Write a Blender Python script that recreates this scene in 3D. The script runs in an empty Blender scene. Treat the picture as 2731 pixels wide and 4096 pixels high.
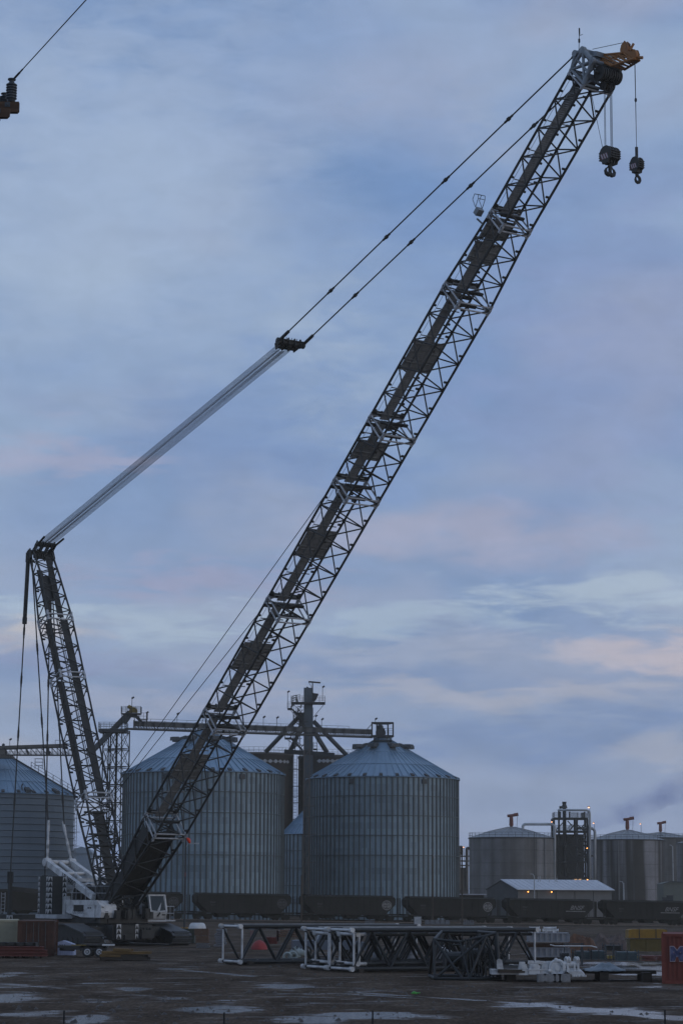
import bpy, math, random
from mathutils import Vector, Matrix, noise
random.seed(7)
R=math.radians; V=Vector
S=bpy.context.scene; C=S.collection
# ------------------------------------------------------------------ camera
F=9183.0; TH=R(9.46); RO=R(0.3); HC=4.3          # focal length in photo pixels, pitch, roll, eye height
_cr,_sr=math.cos(RO),math.sin(RO); _ct,_st=math.cos(TH),math.sin(TH)
cd=bpy.data.cameras.new('camera'); cam=bpy.data.objects.new('camera',cd); C.objects.link(cam)
fw=V((0,_ct,_st)); up0=V((0,-_st,_ct)); rt0=V((1,0,0))
rt=rt0*_cr+up0*_sr; up=-rt0*_sr+up0*_cr
cam.matrix_world=Matrix(((rt.x,up.x,-fw.x,0),(rt.y,up.y,-fw.y,0),(rt.z,up.z,-fw.z,HC),(0,0,0,1)))
cd.sensor_fit='VERTICAL'; cd.sensor_height=36; cd.sensor_width=24; cd.lens=36*F/4096
cd.clip_start=0.5; cd.clip_end=6000
S.camera=cam
S.render.resolution_x=682; S.render.resolution_y=1024
S.view_settings.view_transform='Standard'; S.view_settings.look='None'
S.view_settings.exposure=0; S.view_settings.gamma=1; S.view_settings.use_curve_mapping=False
# ------------------------------------------------------------------ sky
SUN_EL=R(9); SUN_AZ=R(118)                          # weak dusk sun behind cloud, to the right
W=bpy.data.worlds.new('World'); S.world=W; W.use_nodes=True
nt=W.node_tree; N=nt.nodes; L=nt.links; N.clear()
def nd(t,**k):
    n=N.new(t)
    for a,b in k.items(): setattr(n,a,b)
    return n
def srgb(r,g,b):
    f=lambda c:(c/255/12.92) if c<=10 else ((c/255+.055)/1.055)**2.4
    return (f(r),f(g),f(b),1)
out=nd('ShaderNodeOutputWorld'); bg=nd('ShaderNodeBackground'); L.new(bg.outputs[0],out.inputs[0])
tc=nd('ShaderNodeTexCoord')
def mapped(sx,sy,sz,lx=0,ly=0,lz=0):
    m=nd('ShaderNodeMapping'); m.inputs['Scale'].default_value=(sx,sy,sz); m.inputs['Location'].default_value=(lx,ly,lz)
    L.new(tc.outputs['Generated'],m.inputs['Vector']); return m.outputs[0]
def wnoise(vec,scale,detail=4,rough=.5,dist=0):
    n=nd('ShaderNodeTexNoise'); n.inputs['Scale'].default_value=scale; n.inputs['Detail'].default_value=detail
    n.inputs['Roughness'].default_value=rough; n.inputs['Distortion'].default_value=dist
    L.new(vec,n.inputs['Vector']); return n.outputs['Fac']
def ramp(fac,stops,interp='EASE'):
    r=nd('ShaderNodeValToRGB'); r.color_ramp.interpolation=interp
    e=r.color_ramp.elements
    while len(e)<len(stops): e.new(.5)
    for i,(p,c) in enumerate(stops): e[i].position=p; e[i].color=c if len(c)==4 else (*c,1)
    L.new(fac,r.inputs[0]); return r.outputs[0]
def mix(fac,a,b):
    m=nd('ShaderNodeMix',data_type='RGBA')
    if isinstance(fac,float): m.inputs[0].default_value=fac
    else: L.new(fac,m.inputs[0])
    for s,v in ((6,a),(7,b)):
        if isinstance(v,tuple): m.inputs[s].default_value=v
        else: L.new(v,m.inputs[s])
    return m.outputs[2]
def wmath(op,a,b=None):
    m=nd('ShaderNodeMath',operation=op)
    for i,v in enumerate((a,b)):
        if v is None: continue
        if isinstance(v,(int,float)): m.inputs[i].default_value=v
        else: L.new(v,m.inputs[i])
    return m.outputs[0]
sep=nd('ShaderNodeSeparateXYZ'); L.new(tc.outputs['Generated'],sep.inputs[0])
zc=sep.outputs[2]
g=lambda v:(v,v,v,1)
# broad cloud masses, then lavender lumps, then bright thin streaks low down
broad=wnoise(mapped(8,8,15,3.1,0,.4),1.0,2,.42,.35)
base=ramp(broad,[(.30,srgb(120,150,195)),(.45,srgb(135,160,201)),(.58,srgb(151,173,207)),(.72,srgb(166,185,212))])
lav=wnoise(mapped(8,8,17,8.2,2,5.1),1.1,2.5,.45,.3)
lavm=ramp(lav,[(.46,g(0)),(.70,g(.75))])
base=mix(lavm,base,srgb(162,172,199))
lowm=ramp(zc,[(0.0,g(.7)),(.07,g(.7)),(.13,g(.35)),(.2,g(0))])
low=ramp(wnoise(mapped(7,7,36,1.7,5,2.2),1.2,2.5,.45,.25),[(.3,srgb(129,150,192)),(.5,srgb(149,166,201)),(.68,srgb(175,179,199))])
base=mix(lowm,base,low)
# cloud banks and breaks at fixed places on the sky: (azimuth, height) centre, spread, tint, strength
def skyxz(dx,dy):
    e=TH+math.atan((2048-dy*1.7417)/F); return (dx*1.7417-1365.5)/F,math.sin(e)
warpx=wmath('MULTIPLY',wmath('SUBTRACT',wnoise(mapped(14,14,30,1,2,3),1.3,3,.5,.2),.5),.07)
warpz=wmath('MULTIPLY',wmath('SUBTRACT',wnoise(mapped(14,14,34,7,4,1),1.3,3,.5,.2),.5),.034)
ragn=wmath('MULTIPLY',wmath('SUBTRACT',wnoise(mapped(26,26,75,3,8,2),1.3,5,.58,.4),.5),1.5)
ragn2=wmath('MULTIPLY',wmath('SUBTRACT',wnoise(mapped(22,22,130,5,1,9),1.2,6,.62,.5),.47),3.4)
ux_=wmath('ADD',sep.outputs[0],warpx); uz_=wmath('ADD',zc,warpz)
for dx,dy,rx,ry,c,k in ((260,430,520,380,(167,186,215),.8),(760,130,520,230,(155,175,210),.6),(1020,680,380,380,(116,148,199),.6),(560,980,330,190,(120,148,196),.65),(1380,880,360,420,(148,161,201),.5),
    (150,1050,220,60,(172,172,199),.6),(1080,1225,380,80,(172,174,200),.75),(400,1335,320,42,(167,167,198),.6),(830,1060,200,90,(123,151,201),.5),(180,1432,420,40,(174,192,215),.85),(960,1432,420,42,(169,188,212),.8),(1450,1365,330,54,(180,197,218),.85),
    (1470,1500,300,46,(197,190,203),.9),(60,1480,160,26,(199,196,203),.9),(1000,1500,380,38,(169,179,205),.6),(860,1545,330,28,(127,149,192),.55),(1120,1590,560,34,(175,180,201),.75),(1270,1690,450,60,(121,147,195),.75),(1130,1840,320,60,(149,168,203),.65),(1500,1735,150,40,(175,181,201),.6),(230,1525,330,50,(140,152,193),.6),(360,1625,330,46,(164,173,201),.7),(680,1640,260,46,(159,169,199),.5)):
    x,z=skyxz(dx,dy); rxx=rx*1.7417/F; rzz=ry*1.7417/F
    d=wmath('SQRT',wmath('ADD',wmath('POWER',wmath('MULTIPLY',wmath('SUBTRACT',ux_,x),1/rxx),2),wmath('POWER',wmath('MULTIPLY',wmath('SUBTRACT',uz_,z),1/rzz),2)))
    q=nd('ShaderNodeMapRange',interpolation_type='SMOOTHSTEP'); q.inputs[1].default_value=.15; q.inputs[2].default_value=1.35; q.inputs[3].default_value=k; q.inputs[4].default_value=0
    L.new(wmath('ADD',d,ragn if ry>75 else ragn2),q.inputs[0])
    front=wmath('GREATER_THAN',sep.outputs[1],0)
    base=mix(wmath('MULTIPLY',q.outputs[0],front),base,srgb(*c))
fine=ramp(wnoise(mapped(30,30,60,0,0,0),1.5,5,.6,.4),[(.3,g(.95)),(.7,g(1.05))],'LINEAR')
mm=nd('ShaderNodeMix',data_type='RGBA',blend_type='MULTIPLY'); mm.inputs[0].default_value=1
L.new(base,mm.inputs[6]); L.new(fine,mm.inputs[7]); base=mm.outputs[2]
sky=nd('ShaderNodeTexSky'); sky.sky_type='NISHITA'; sky.sun_disc=False
sky.sun_elevation=SUN_EL; sky.sun_rotation=SUN_AZ
skm=nd('ShaderNodeMix',data_type='RGBA',blend_type='MULTIPLY'); skm.inputs[0].default_value=1
L.new(sky.outputs[0],skm.inputs[6]); skm.inputs[7].default_value=(.09,.09,.09,1)
base=mix(.10,base,skm.outputs[2])
L.new(base,bg.inputs[0]); bg.inputs[1].default_value=1.0
sl=bpy.data.lights.new('sun','SUN'); sl.energy=.32; sl.angle=R(20); sl.color=(1,.95,.9)
so=bpy.data.objects.new('sun',sl); C.objects.link(so)
sd=V((math.sin(SUN_AZ)*math.cos(SUN_EL),math.cos(SUN_AZ)*math.cos(SUN_EL),math.sin(SUN_EL)))
so.rotation_euler=(-sd).to_track_quat('-Z','Y').to_euler(); so.location=(60,-40,80)
# ------------------------------------------------------------------ photo-pixel -> place helpers
def ray(px,py):
    a=px-1365.5;b=py-2048
    a2=a*_cr+b*_sr;b2=-a*_sr+b*_cr
    X=a2/F;u=-b2/F
    return V((X,_ct-u*_st,_st+u*_ct))
def at(px,py,Y): d=ray(px,py); return V((0,0,HC))+d*(Y/d.y)
def gp(px,py,z=0.): d=ray(px,py); return V((0,0,HC))+d*((z-HC)/d.z)
AL=R(35.553); HV=V((math.sin(AL),-math.cos(AL),0)); WV=V((math.cos(AL),math.sin(AL),0))
B1=V((-15.104,189.583,4.634+HC)); ROOT=B1-HV*10+WV*1.43; ROOT.z=0
def cp(px,py,yl):                                   # crane-local point on the plane y = yl
    d=ray(px,py);o=V((0,0,HC))-ROOT
    P=o+d*((yl-o.dot(WV))/d.dot(WV)); return V((P.dot(HV),P.dot(WV),P.z))
# ------------------------------------------------------------------ materials
MATS={}
def mat(name,col,rough=.6,metal=0.,var=.25,scale=1.5,bump=0.,bscale=8.,dirt=None,dscale=.6,damt=.5,spec=.5,stretch=(1,1,1),emit=None):
    if name in MATS: return MATS[name]
    m=bpy.data.materials.new(name); m.use_nodes=True; t=m.node_tree; b=t.nodes['Principled BSDF']
    b.inputs['Roughness'].default_value=rough; b.inputs['Metallic'].default_value=metal
    b.inputs['Specular IOR Level'].default_value=spec
    tcn=t.nodes.new('ShaderNodeTexCoord'); mp=t.nodes.new('ShaderNodeMapping'); mp.inputs['Scale'].default_value=stretch
    t.links.new(tcn.outputs['Object'],mp.inputs[0])
    n=t.nodes.new('ShaderNodeTexNoise'); n.inputs['Scale'].default_value=scale; n.inputs['Detail'].default_value=5; n.inputs['Roughness'].default_value=.6
    t.links.new(mp.outputs[0],n.inputs['Vector'])
    r=t.nodes.new('ShaderNodeValToRGB'); e=r.color_ramp.elements
    e[0].position=.3; e[1].position=.72
    e[0].color=(*[c*(1-var) for c in col],1); e[1].color=(*[min(1,c*(1+var)) for c in col],1)
    t.links.new(n.outputs['Fac'],r.inputs[0]); cur=r.outputs[0]
    if dirt:
        n2=t.nodes.new('ShaderNodeTexNoise'); n2.inputs['Scale'].default_value=dscale; n2.inputs['Detail'].default_value=6; n2.inputs['Roughness'].default_value=.65
        t.links.new(mp.outputs[0],n2.inputs['Vector'])
        r2=t.nodes.new('ShaderNodeValToRGB'); r2.color_ramp.elements[0].position=.45; r2.color_ramp.elements[1].position=.7
        r2.color_ramp.elements[1].color=(damt,damt,damt,1); t.links.new(n2.outputs['Fac'],r2.inputs[0])
        x=t.nodes.new('ShaderNodeMix'); x.data_type='RGBA'; t.links.new(r2.outputs[0],x.inputs[0]); t.links.new(cur,x.inputs[6]); x.inputs[7].default_value=(*dirt,1); cur=x.outputs[2]
    t.links.new(cur,b.inputs['Base Color'])
    if bump:
        nb=t.nodes.new('ShaderNodeTexNoise'); nb.inputs['Scale'].default_value=bscale; nb.inputs['Detail'].default_value=4
        t.links.new(mp.outputs[0],nb.inputs['Vector'])
        bp=t.nodes.new('ShaderNodeBump'); bp.inputs['Strength'].default_value=bump; bp.inputs['Distance'].default_value=.05
        t.links.new(nb.outputs['Fac'],bp.inputs['Height']); t.links.new(bp.outputs[0],b.inputs['Normal'])
    if emit:
        b.inputs['Emission Color'].default_value=(*emit[0],1); b.inputs['Emission Strength'].default_value=emit[1]
    MATS[name]=m; return m
black=mat('black_steel_paint',(.036,.037,.036),.6,0,.3,1.2,dirt=(.036,.037,.037),dscale=.9,damt=.4,spec=.3)
dgrey=mat('dark_grating',(.22,.225,.225),.8,0,.25,3,spec=.2)
rope=mat('wire_rope',(.02,.022,.026),.6,0,.2,3)
white=mat('weathered_white_paint',(.60,.60,.59),.5,0,.12,1.4,dirt=(.18,.17,.16),dscale=1.3,damt=.75)
fwhite=mat('frame_white_paint',(.42,.43,.44),.5,0,.2,2,dirt=(.12,.12,.12),dscale=2.2,damt=.7)
lgrey=mat('light_grey_paint',(.40,.41,.42),.5,0,.15,2,dirt=(.1,.1,.1),dscale=1.5,damt=.5)
headgrey=mat('boom_head_grey',(.20,.23,.25),.5,0,.2,2,dirt=(.06,.06,.06),dscale=1.4,damt=.6)
orange=mat('rusty_orange_paint',(.30,.12,.024),.6,0,.3,2,dirt=(.12,.042,.016),dscale=2,damt=.8)
glass=mat('dark_cab_glass',(.012,.02,.022),.08,0,.1,1)
rubber=mat('tyre_rubber',(.02,.02,.02),.8,0,.2,3)
concrete=mat('stained_concrete',(.085,.08,.078),.85,0,.15,.25,dirt=(.045,.042,.04),dscale=.12,damt=.6,stretch=(1,1,.25))
pitch=mat('pale_pattern_paint',(.30,.31,.32),.8,0,.2,1)
structm=mat('galvanised_structure',(.055,.065,.072),.6,.1,.25,.6,dirt=(.025,.025,.025),dscale=.5,damt=.6)
dstruct=mat('dark_structure_steel',(.022,.025,.028),.6,.1,.3,.6)
casing=mat('elevator_casing',(.075,.095,.108),.5,.3,.2,.4,dirt=(.05,.055,.06),dscale=.3,damt=.6)
tanw=mat('weathered_tan_steel',(.10,.09,.08),.7,0,.25,.8,dirt=(.08,.07,.06),dscale=.8,damt=.6)
yellow=mat('machine_yellow',(.24,.17,.02),.6,0,.25,1.5,dirt=(.07,.05,.02),dscale=1.2,damt=.6)
rust=mat('rusty_steel',(.11,.048,.022),.85,0,.35,1.2,dirt=(.04,.022,.015),dscale=1,damt=.7)
timber=mat('wet_timber',(.045,.034,.024),.85,0,.35,2,dirt=(.026,.022,.018),dscale=1.5,damt=.6,stretch=(.4,2,2))
redp=mat('faded_red_paint',(.15,.035,.024),.6,0,.2,1,dirt=(.06,.022,.016),dscale=.7,damt=.6)
# ------------------------------------------------------------------ mesh builder
class MB:
    def __init__(s): s.v=[]; s.f=[]
    def add(s,vs,fs):
        o=len(s.v); s.v+= [tuple(p) for p in vs]; s.f+=[tuple(i+o for i in f) for f in fs]
    def bx(s,x0,x1,y0,y1,z0,z1):
        s.add([(x0,y0,z0),(x1,y0,z0),(x1,y1,z0),(x0,y1,z0),(x0,y0,z1),(x1,y0,z1),(x1,y1,z1),(x0,y1,z1)],
              [(0,3,2,1),(4,5,6,7),(0,1,5,4),(1,2,6,5),(2,3,7,6),(3,0,4,7)])
    def prism(s,pts,vec):
        n=len(pts); pts=[V(p) for p in pts]; vec=V(vec)
        s.add(pts+[p+vec for p in pts],[tuple(range(n-1,-1,-1)),tuple(range(n,2*n))]+[(i,(i+1)%n,(i+1)%n+n,i+n) for i in range(n)])
    def frame(s,p,q,hint=None):
        d=(q-p).normalized(); h=hint or (V((0,0,1)) if abs(d.z)<.95 else V((1,0,0)))
        a=d.cross(h).normalized(); return d,a,a.cross(d)
    def beam(s,p,q,w,h=None):
        p=V(p);q=V(q)
        if (q-p).length<1e-6: return
        h=h or w; d,a,b=s.frame(p,q); a=a*w/2; b=b*h/2
        s.add([p-a-b,p+a-b,p+a+b,p-a+b,q-a-b,q+a-b,q+a+b,q-a+b],[(0,3,2,1),(4,5,6,7),(0,1,5,4),(1,2,6,5),(2,3,7,6),(3,0,4,7)])
    def tube(s,p,q,r,n=6,r2=None):
        p=V(p);q=V(q); r2=r if r2 is None else r2
        if (q-p).length<1e-6: return
        d,a,b=s.frame(p,q); vs=[]
        for P,rr in ((p,r),(q,r2)):
            for i in range(n):
                t=2*math.pi*i/n; vs.append(P+a*(rr*math.cos(t))+b*(rr*math.sin(t)))
        s.add(vs,[(i,(i+1)%n,(i+1)%n+n,i+n) for i in range(n)]+[tuple(range(n-1,-1,-1)),tuple(range(n,2*n))])
    def path(s,pts,r,n=8,rs=None):
        pts=[V(p) for p in pts]; k=len(pts); vs=[]; a0=None
        for j,p in enumerate(pts):
            d=((pts[min(j+1,k-1)]-pts[max(j-1,0)])).normalized()
            if a0 is None:
                _,a0,_=s.frame(V((0,0,0)),d)
            a0=(a0-d*a0.dot(d)).normalized(); b=d.cross(a0); rr=rs[j] if rs else r
            for i in range(n):
                t=2*math.pi*i/n; vs.append(p+a0*(rr*math.cos(t))+b*(rr*math.sin(t)))
        fs=[]
        for j in range(k-1):
            for i in range(n): fs.append((j*n+i,j*n+(i+1)%n,(j+1)*n+(i+1)%n,(j+1)*n+i))
        fs+=[tuple(range(n-1,-1,-1)),tuple(range((k-1)*n,k*n))]
        s.add(vs,fs)
    def lathe(s,prof,n,c=(0,0,0),cap=False):
        c=V(c); vs=[]
        for r,z in prof:
            for i in range(n):
                t=2*math.pi*i/n; vs.append(c+V((r*math.cos(t),r*math.sin(t),z)))
        fs=[]
        for j in range(len(prof)-1):
            for i in range(n): fs.append((j*n+i,j*n+(i+1)%n,(j+1)*n+(i+1)%n,(j+1)*n+i))
        if cap: fs.append(tuple(range((len(prof)-1)*n,len(prof)*n)))
        s.add(vs,fs)
    def ball(s,c,r,n=10,sz=(1,1,1)):
        c=V(c); vs=[];m=n//2
        for j in range(m+1):
            ph=math.pi*j/m
            for i in range(n):
                t=2*math.pi*i/n; vs.append(c+V((r*sz[0]*math.sin(ph)*math.cos(t),r*sz[1]*math.sin(ph)*math.sin(t),r*sz[2]*math.cos(ph))))
        s.add(vs,[(j*n+i,(j+1)*n+i,(j+1)*n+(i+1)%n,j*n+(i+1)%n) for j in range(m) for i in range(n)])
    def ring(s,c,Rr,r,ax,n=14,m=6,a0=0,a1=2*math.pi):
        ax=V(ax).normalized(); _,u,w=s.frame(V((0,0,0)),ax); c=V(c)
        s.path([c+u*(Rr*math.cos(a0+(a1-a0)*i/n))+w*(Rr*math.sin(a0+(a1-a0)*i/n)) for i in range(n+1)],r,m)
    def rail(s,pts,h=1.05,r=.025,step=1.5,mid=1,n=4):
        pts=[V(p) for p in pts]; u=V((0,0,1))
        for a,b in zip(pts,pts[1:]):
            k=max(1,round((b-a).length/step))
            for i in range(k+1):
                p=a.lerp(b,i/k); s.tube(p,p+u*h,r,n)
            for j in range(mid+1): s.tube(a+u*h*(j+1)/(mid+1),b+u*h*(j+1)/(mid+1),r,n)
    def build(s,name,m,parent=None,smooth=False,loc=None):
        me=bpy.data.meshes.new(name); me.from_pydata(s.v,[],s.f); me.materials.append(m)
        if smooth:
            for p in me.polygons: p.use_smooth=len(p.vertices)<=4
        me.update(); o=bpy.data.objects.new(name,me); C.objects.link(o)
        if parent: o.parent=parent
        if loc is not None: o.location=loc
        return o
def tag(o,label=None,cat=None,group=None,kind=None):
    for k,v in (('label',label),('category',cat),('group',group),('kind',kind)):
        if v: o[k]=v
    return o
def thing(name,loc,label,cat,group=None,rz=0):
    o=bpy.data.objects.new(name,None); o.empty_display_size=.3; C.objects.link(o); o.location=loc; o.rotation_euler=(0,0,rz)
    return tag(o,label,cat,group)
def kids(o): return [c for c in bpy.data.objects if c.parent is o]
def copy_tree(o,parent=None,name=None):
    c=o.copy(); C.objects.link(c)
    if parent: c.parent=parent
    for k in kids(o): copy_tree(k,c)
    return c
def text(body,size,m,parent,matrix,name='lettering',extrude=.004,shear=0,bold=0.):
    cu=bpy.data.curves.new(name,'FONT'); cu.body=body; cu.size=size; cu.extrude=extrude; cu.align_x='CENTER'; cu.align_y='CENTER'; cu.shear=shear; cu.offset=bold
    to=bpy.data.objects.new('t',cu); C.objects.link(to)
    bpy.context.view_layer.update()
    me=bpy.data.meshes.new_from_object(to.evaluated_get(bpy.context.evaluated_depsgraph_get()))
    bpy.data.objects.remove(to); me.materials.clear(); me.materials.append(m); me.name=name
    o=bpy.data.objects.new(name,me); C.objects.link(o)
    if parent: o.parent=parent
    o.matrix_local=matrix; return o
def basis(x,y,z,o): return Matrix(((x[0],y[0],z[0],o[0]),(x[1],y[1],z[1],o[1]),(x[2],y[2],z[2],o[2]),(0,0,0,1)))
# ------------------------------------------------------------------ ground
def ground_material():
    m=bpy.data.materials.new('wet_gravel_dirt'); m.use_nodes=True; t=m.node_tree; b=t.nodes['Principled BSDF']; ln=t.links
    geo=t.nodes.new('ShaderNodeNewGeometry')
    def nz(scale,detail,rough,stretch=(1,1,1),dist=0):
        mp=t.nodes.new('ShaderNodeMapping'); mp.inputs['Scale'].default_value=stretch; ln.new(geo.outputs['Position'],mp.inputs[0])
        n=t.nodes.new('ShaderNodeTexNoise'); n.inputs['Scale'].default_value=scale; n.inputs['Detail'].default_value=detail; n.inputs['Roughness'].default_value=rough; n.inputs['Distortion'].default_value=dist
        ln.new(mp.outputs[0],n.inputs['Vector']); return n.outputs['Fac']
    def rp(f,st):
        r=t.nodes.new('ShaderNodeValToRGB'); e=r.color_ramp.elements
        while len(e)<len(st): e.new(.5)
        for i,(p,c) in enumerate(st): e[i].position=p; e[i].color=(*c,1) if len(c)==3 else c
        ln.new(f,r.inputs[0]); return r.outputs[0]
    col=rp(nz(.35,7,.65,(1,.35,1)),[(.3,(.040,.029,.021)),(.48,(.080,.060,.044)),(.72,(.135,.104,.078))])
    peb=rp(nz(5.5,4,.7,(1,.25,1)),[(.35,(.55,.55,.55)),(.7,(1.35,1.3,1.3))])
    mx=t.nodes.new('ShaderNodeMix'); mx.data_type='RGBA'; mx.blend_type='MULTIPLY'; mx.inputs[0].default_value=1
    ln.new(col,mx.inputs[6]); ln.new(peb,mx.inputs[7])
    sp_=t.nodes.new('ShaderNodeSeparateXYZ'); ln.new(geo.outputs['Position'],sp_.inputs[0])
    def M(op,a,b_=None):
        q=t.nodes.new('ShaderNodeMath'); q.operation=op
        for i,v in enumerate((a,b_)):
            if v is None: continue
            if isinstance(v,(int,float)): q.inputs[i].default_value=v
            else: ln.new(v,q.inputs[i])
        return q.outputs[0]
    field=None                                       # low places where rain has gathered
    for px0,py0,px1,py1,k in PUDDLES:
        a=gp(px0,(py0+py1)/2); c=gp(px1,(py0+py1)/2); ya=gp((px0+px1)/2,py1).y; yb=gp((px0+px1)/2,py0).y
        e=M('SQRT',M('ADD',M('POWER',M('MULTIPLY',M('SUBTRACT',sp_.outputs[0],(a.x+c.x)/2),2/abs(c.x-a.x)),2),M('POWER',M('MULTIPLY',M('SUBTRACT',sp_.outputs[1],(ya+yb)/2),2/abs(yb-ya)),2)))
        q=t.nodes.new('ShaderNodeMapRange'); q.interpolation_type='SMOOTHSTEP'; q.inputs[1].default_value=.35; q.inputs[2].default_value=1.35; q.inputs[3].default_value=k; q.inputs[4].default_value=0; ln.new(e,q.inputs[0])
        field=q.outputs[0] if field is None else M('MAXIMUM',field,q.outputs[0])
    for x0_,y0_,x1_,y1_,w_,k_ in ((1400,3966,2140,4016,.35,.8),(2140,4016,2731,4076,.8,1.0),(1390,3972,2100,4024,.25,.5),(720,3976,1420,3990,.4,.55),(-20,3930,700,3990,.5,.5),(640,3870,1010,3905,.35,.75),(900,4000,1500,3960,.4,.45),(0,3950,420,3930,.5,.45)):
        a=gp(x0_,y0_); c=gp(x1_,y1_); dx=c.x-a.x; dy=c.y-a.y; l2=dx*dx+dy*dy
        u=M('DIVIDE',M('ADD',M('MULTIPLY',M('SUBTRACT',sp_.outputs[0],a.x),dx),M('MULTIPLY',M('SUBTRACT',sp_.outputs[1],a.y),dy)),l2)
        uc=M('MINIMUM',M('MAXIMUM',u,0),1); ex=M('SUBTRACT',M('SUBTRACT',sp_.outputs[0],a.x),M('MULTIPLY',uc,dx)); ey=M('SUBTRACT',M('SUBTRACT',sp_.outputs[1],a.y),M('MULTIPLY',uc,dy))
        e=M('SQRT',M('ADD',M('POWER',ex,2),M('POWER',ey,2))); q=t.nodes.new('ShaderNodeMapRange'); q.interpolation_type='SMOOTHSTEP'; q.inputs[1].default_value=w_*.3; q.inputs[2].default_value=w_*1.8; q.inputs[3].default_value=k_; q.inputs[4].default_value=0; ln.new(e,q.inputs[0]); field=M('MAXIMUM',field,q.outputs[0])
    rag=M('ADD',M('MULTIPLY',M('SUBTRACT',M('ADD',nz(.30,7,.66,(1,1.5,1),.5),M('MULTIPLY',nz(1.1,4,.6,(1,.9,1)),.35)),.675),1.9),.56)
    lev=M('ADD',rag,M('MULTIPLY',field,.50))
    wet=rp(lev,[(.66,(0,0,0)),(.80,(1,1,1))]); pud=rp(lev,[(.87,(0,0,0)),(.905,(1,1,1))])
    wc=t.nodes.new('ShaderNodeMix'); wc.data_type='RGBA'; ln.new(pud,wc.inputs[0]); ln.new(mx.outputs[2],wc.inputs[6]); wc.inputs[7].default_value=(.03,.028,.028,1); ln.new(wc.outputs[2],b.inputs['Base Color'])
    def mr(f,a,c):
        q=t.nodes.new('ShaderNodeMapRange'); q.inputs[3].default_value=a; q.inputs[4].default_value=c; ln.new(f,q.inputs[0]); return q.outputs[0]
    ln.new(M('SUBTRACT',mr(wet,1.0,.6),mr(pud,0,.46)),b.inputs['Roughness'])
    ln.new(M('ADD',mr(wet,.02,.14),mr(pud,0,.86)),b.inputs['Specular IOR Level'])
    bp=t.nodes.new('ShaderNodeBump'); bp.inputs['Distance'].default_value=.06; ln.new(mr(pud,.6,.30),bp.inputs['Strength'])
    ln.new(nz(3.0,6,.65),bp.inputs['Height']); ln.new(bp.outputs[0],b.inputs['Normal'])
    return m
PUDDLES=[(-40,3886,80,3912,1),(-120,3968,190,4008,1),(455,3944,610,3962,.9),(1010,3928,1262,3957,1),(705,4018,1070,4055,1),(1040,4058,1430,4098,1),(1240,4042,1720,4080,.95),(800,4004,1020,4034,.5),
    (-20,4036,280,4062,.75),(270,4052,440,4098,.9),(2300,3846,2790,3880,1.7),(2420,3884,2790,3904,1.3),(1930,4010,2300,4034,.8),(2150,4030,2700,4062,.9),(2540,3936,2760,3960,.6),(1550,4050,1840,4074,.6),(620,3984,780,4000,.5),(640,3872,760,3882,.7),(300,3990,520,4012,.4),(2100,3944,2350,3956,.45)]
gm=MB(); gx,gy=120,150
X0,X1,Y0,Y1=-160,160,-20,560
for j in range(gy+1):
    for i in range(gx+1):
        x=X0+(X1-X0)*i/gx; y=Y0+(Y1-Y0)*(j/gy)
        z=0
        if 40<y<170: z=.05*noise.noise(V((x*.05,y*.03,0)))*min(1,(y-40)/20)*min(1,(170-y)/30)
        if y>250: z-=.0115*max(0,min(80,x+21))*min(1,(y-250)/80)
        gm.v.append((x,y,z-.02))
for j in range(gy):
    for i in range(gx):
        a=j*(gx+1)+i; gm.f.append((a,a+1,a+gx+2,a+gx+1))
far=[(-600,-60),(600,-60),(600,1000),(-600,1000)]
o=len(gm.v); gm.v+=[(x,y,-1.2) for x,y in far]; gm.f.append((o,o+1,o+2,o+3))
ground=gm.build('ground',ground_material(),None,True); tag(ground,'wet brown gravel yard with puddles',None,None,'structure')
# ------------------------------------------------------------------ crawler crane
crane=thing('crawler_crane',ROOT,'tall white and black crawler crane raising a long lattice boom to the upper right','crane',None,-(math.pi/2-AL))
def lattice(mb,x0,x1,W0,D0,W1,D1,n,rc,rl,z0=0,z1=0,faces=(0,1,2,3),extra=True,phase=0):
    """four chords plus zigzag lacing along local x; returns the corner function"""
    def cor(k,t):
        x=x0+(x1-x0)*t; w=(W0+(W1-W0)*t)/2; d=(D0+(D1-D0)*t)/2; z=z0+(z1-z0)*t
        return V((x,(-w,w,w,-w)[k],z+(d,d,-d,-d)[k]))
    for k in range(4): mb.tube(cor(k,0),cor(k,1),rc,8)
    for f in faces:
        a,b=f,(f+1)%4
        if (f+phase)%2: a,b=b,a
        for i in range(n):
            mb.tube(cor(a,i/n),cor(b,(i+.5)/n),rl,6); mb.tube(cor(b,(i+.5)/n),cor(a,(i+1)/n),rl,6)
    if extra:
        for k in (0,1,2,3):
            for i in range(n):
                p=cor(k,(i+.3)/n); sgn=(-1,1,1,-1)[k]
                mb.bx(p.x-.07,p.x+.07,p.y-sgn*.30-.05,p.y-sgn*.05+.05,p.z-.06,p.z+.06)
    return cor
def end_frame(W,D,x,parent,m=fwhite,r=.065):
    mb=MB(); c=[V((x,-W/2,D/2)),V((x,W/2,D/2)),V((x,W/2,-D/2)),V((x,-W/2,-D/2))]
    for i in range(4):
        mb.tube(c[i],c[(i+1)%4],r,8)
        mb.tube(c[i]+V((-.17,0,0)),c[i]+V((.17,0,0)),.115,10)
        mb.tube(c[i]+V((.2 if x>1 else -.2,-.07,0)),c[i]+V((.2 if x>1 else -.2,.07,0)),.14,10)
    return mb.build('end_frame',m,parent)
LU=R(42.333); bx_=V((math.cos(LU),0,math.sin(LU))); bz_=V((-math.sin(LU),0,math.cos(LU))); by_=V((0,1,0))
C1=V((10,0,8.934))+bz_*1.175                        # boom axis at the first frame
def bmx(s): return basis(bx_,by_,bz_,C1+bx_*s)
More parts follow.
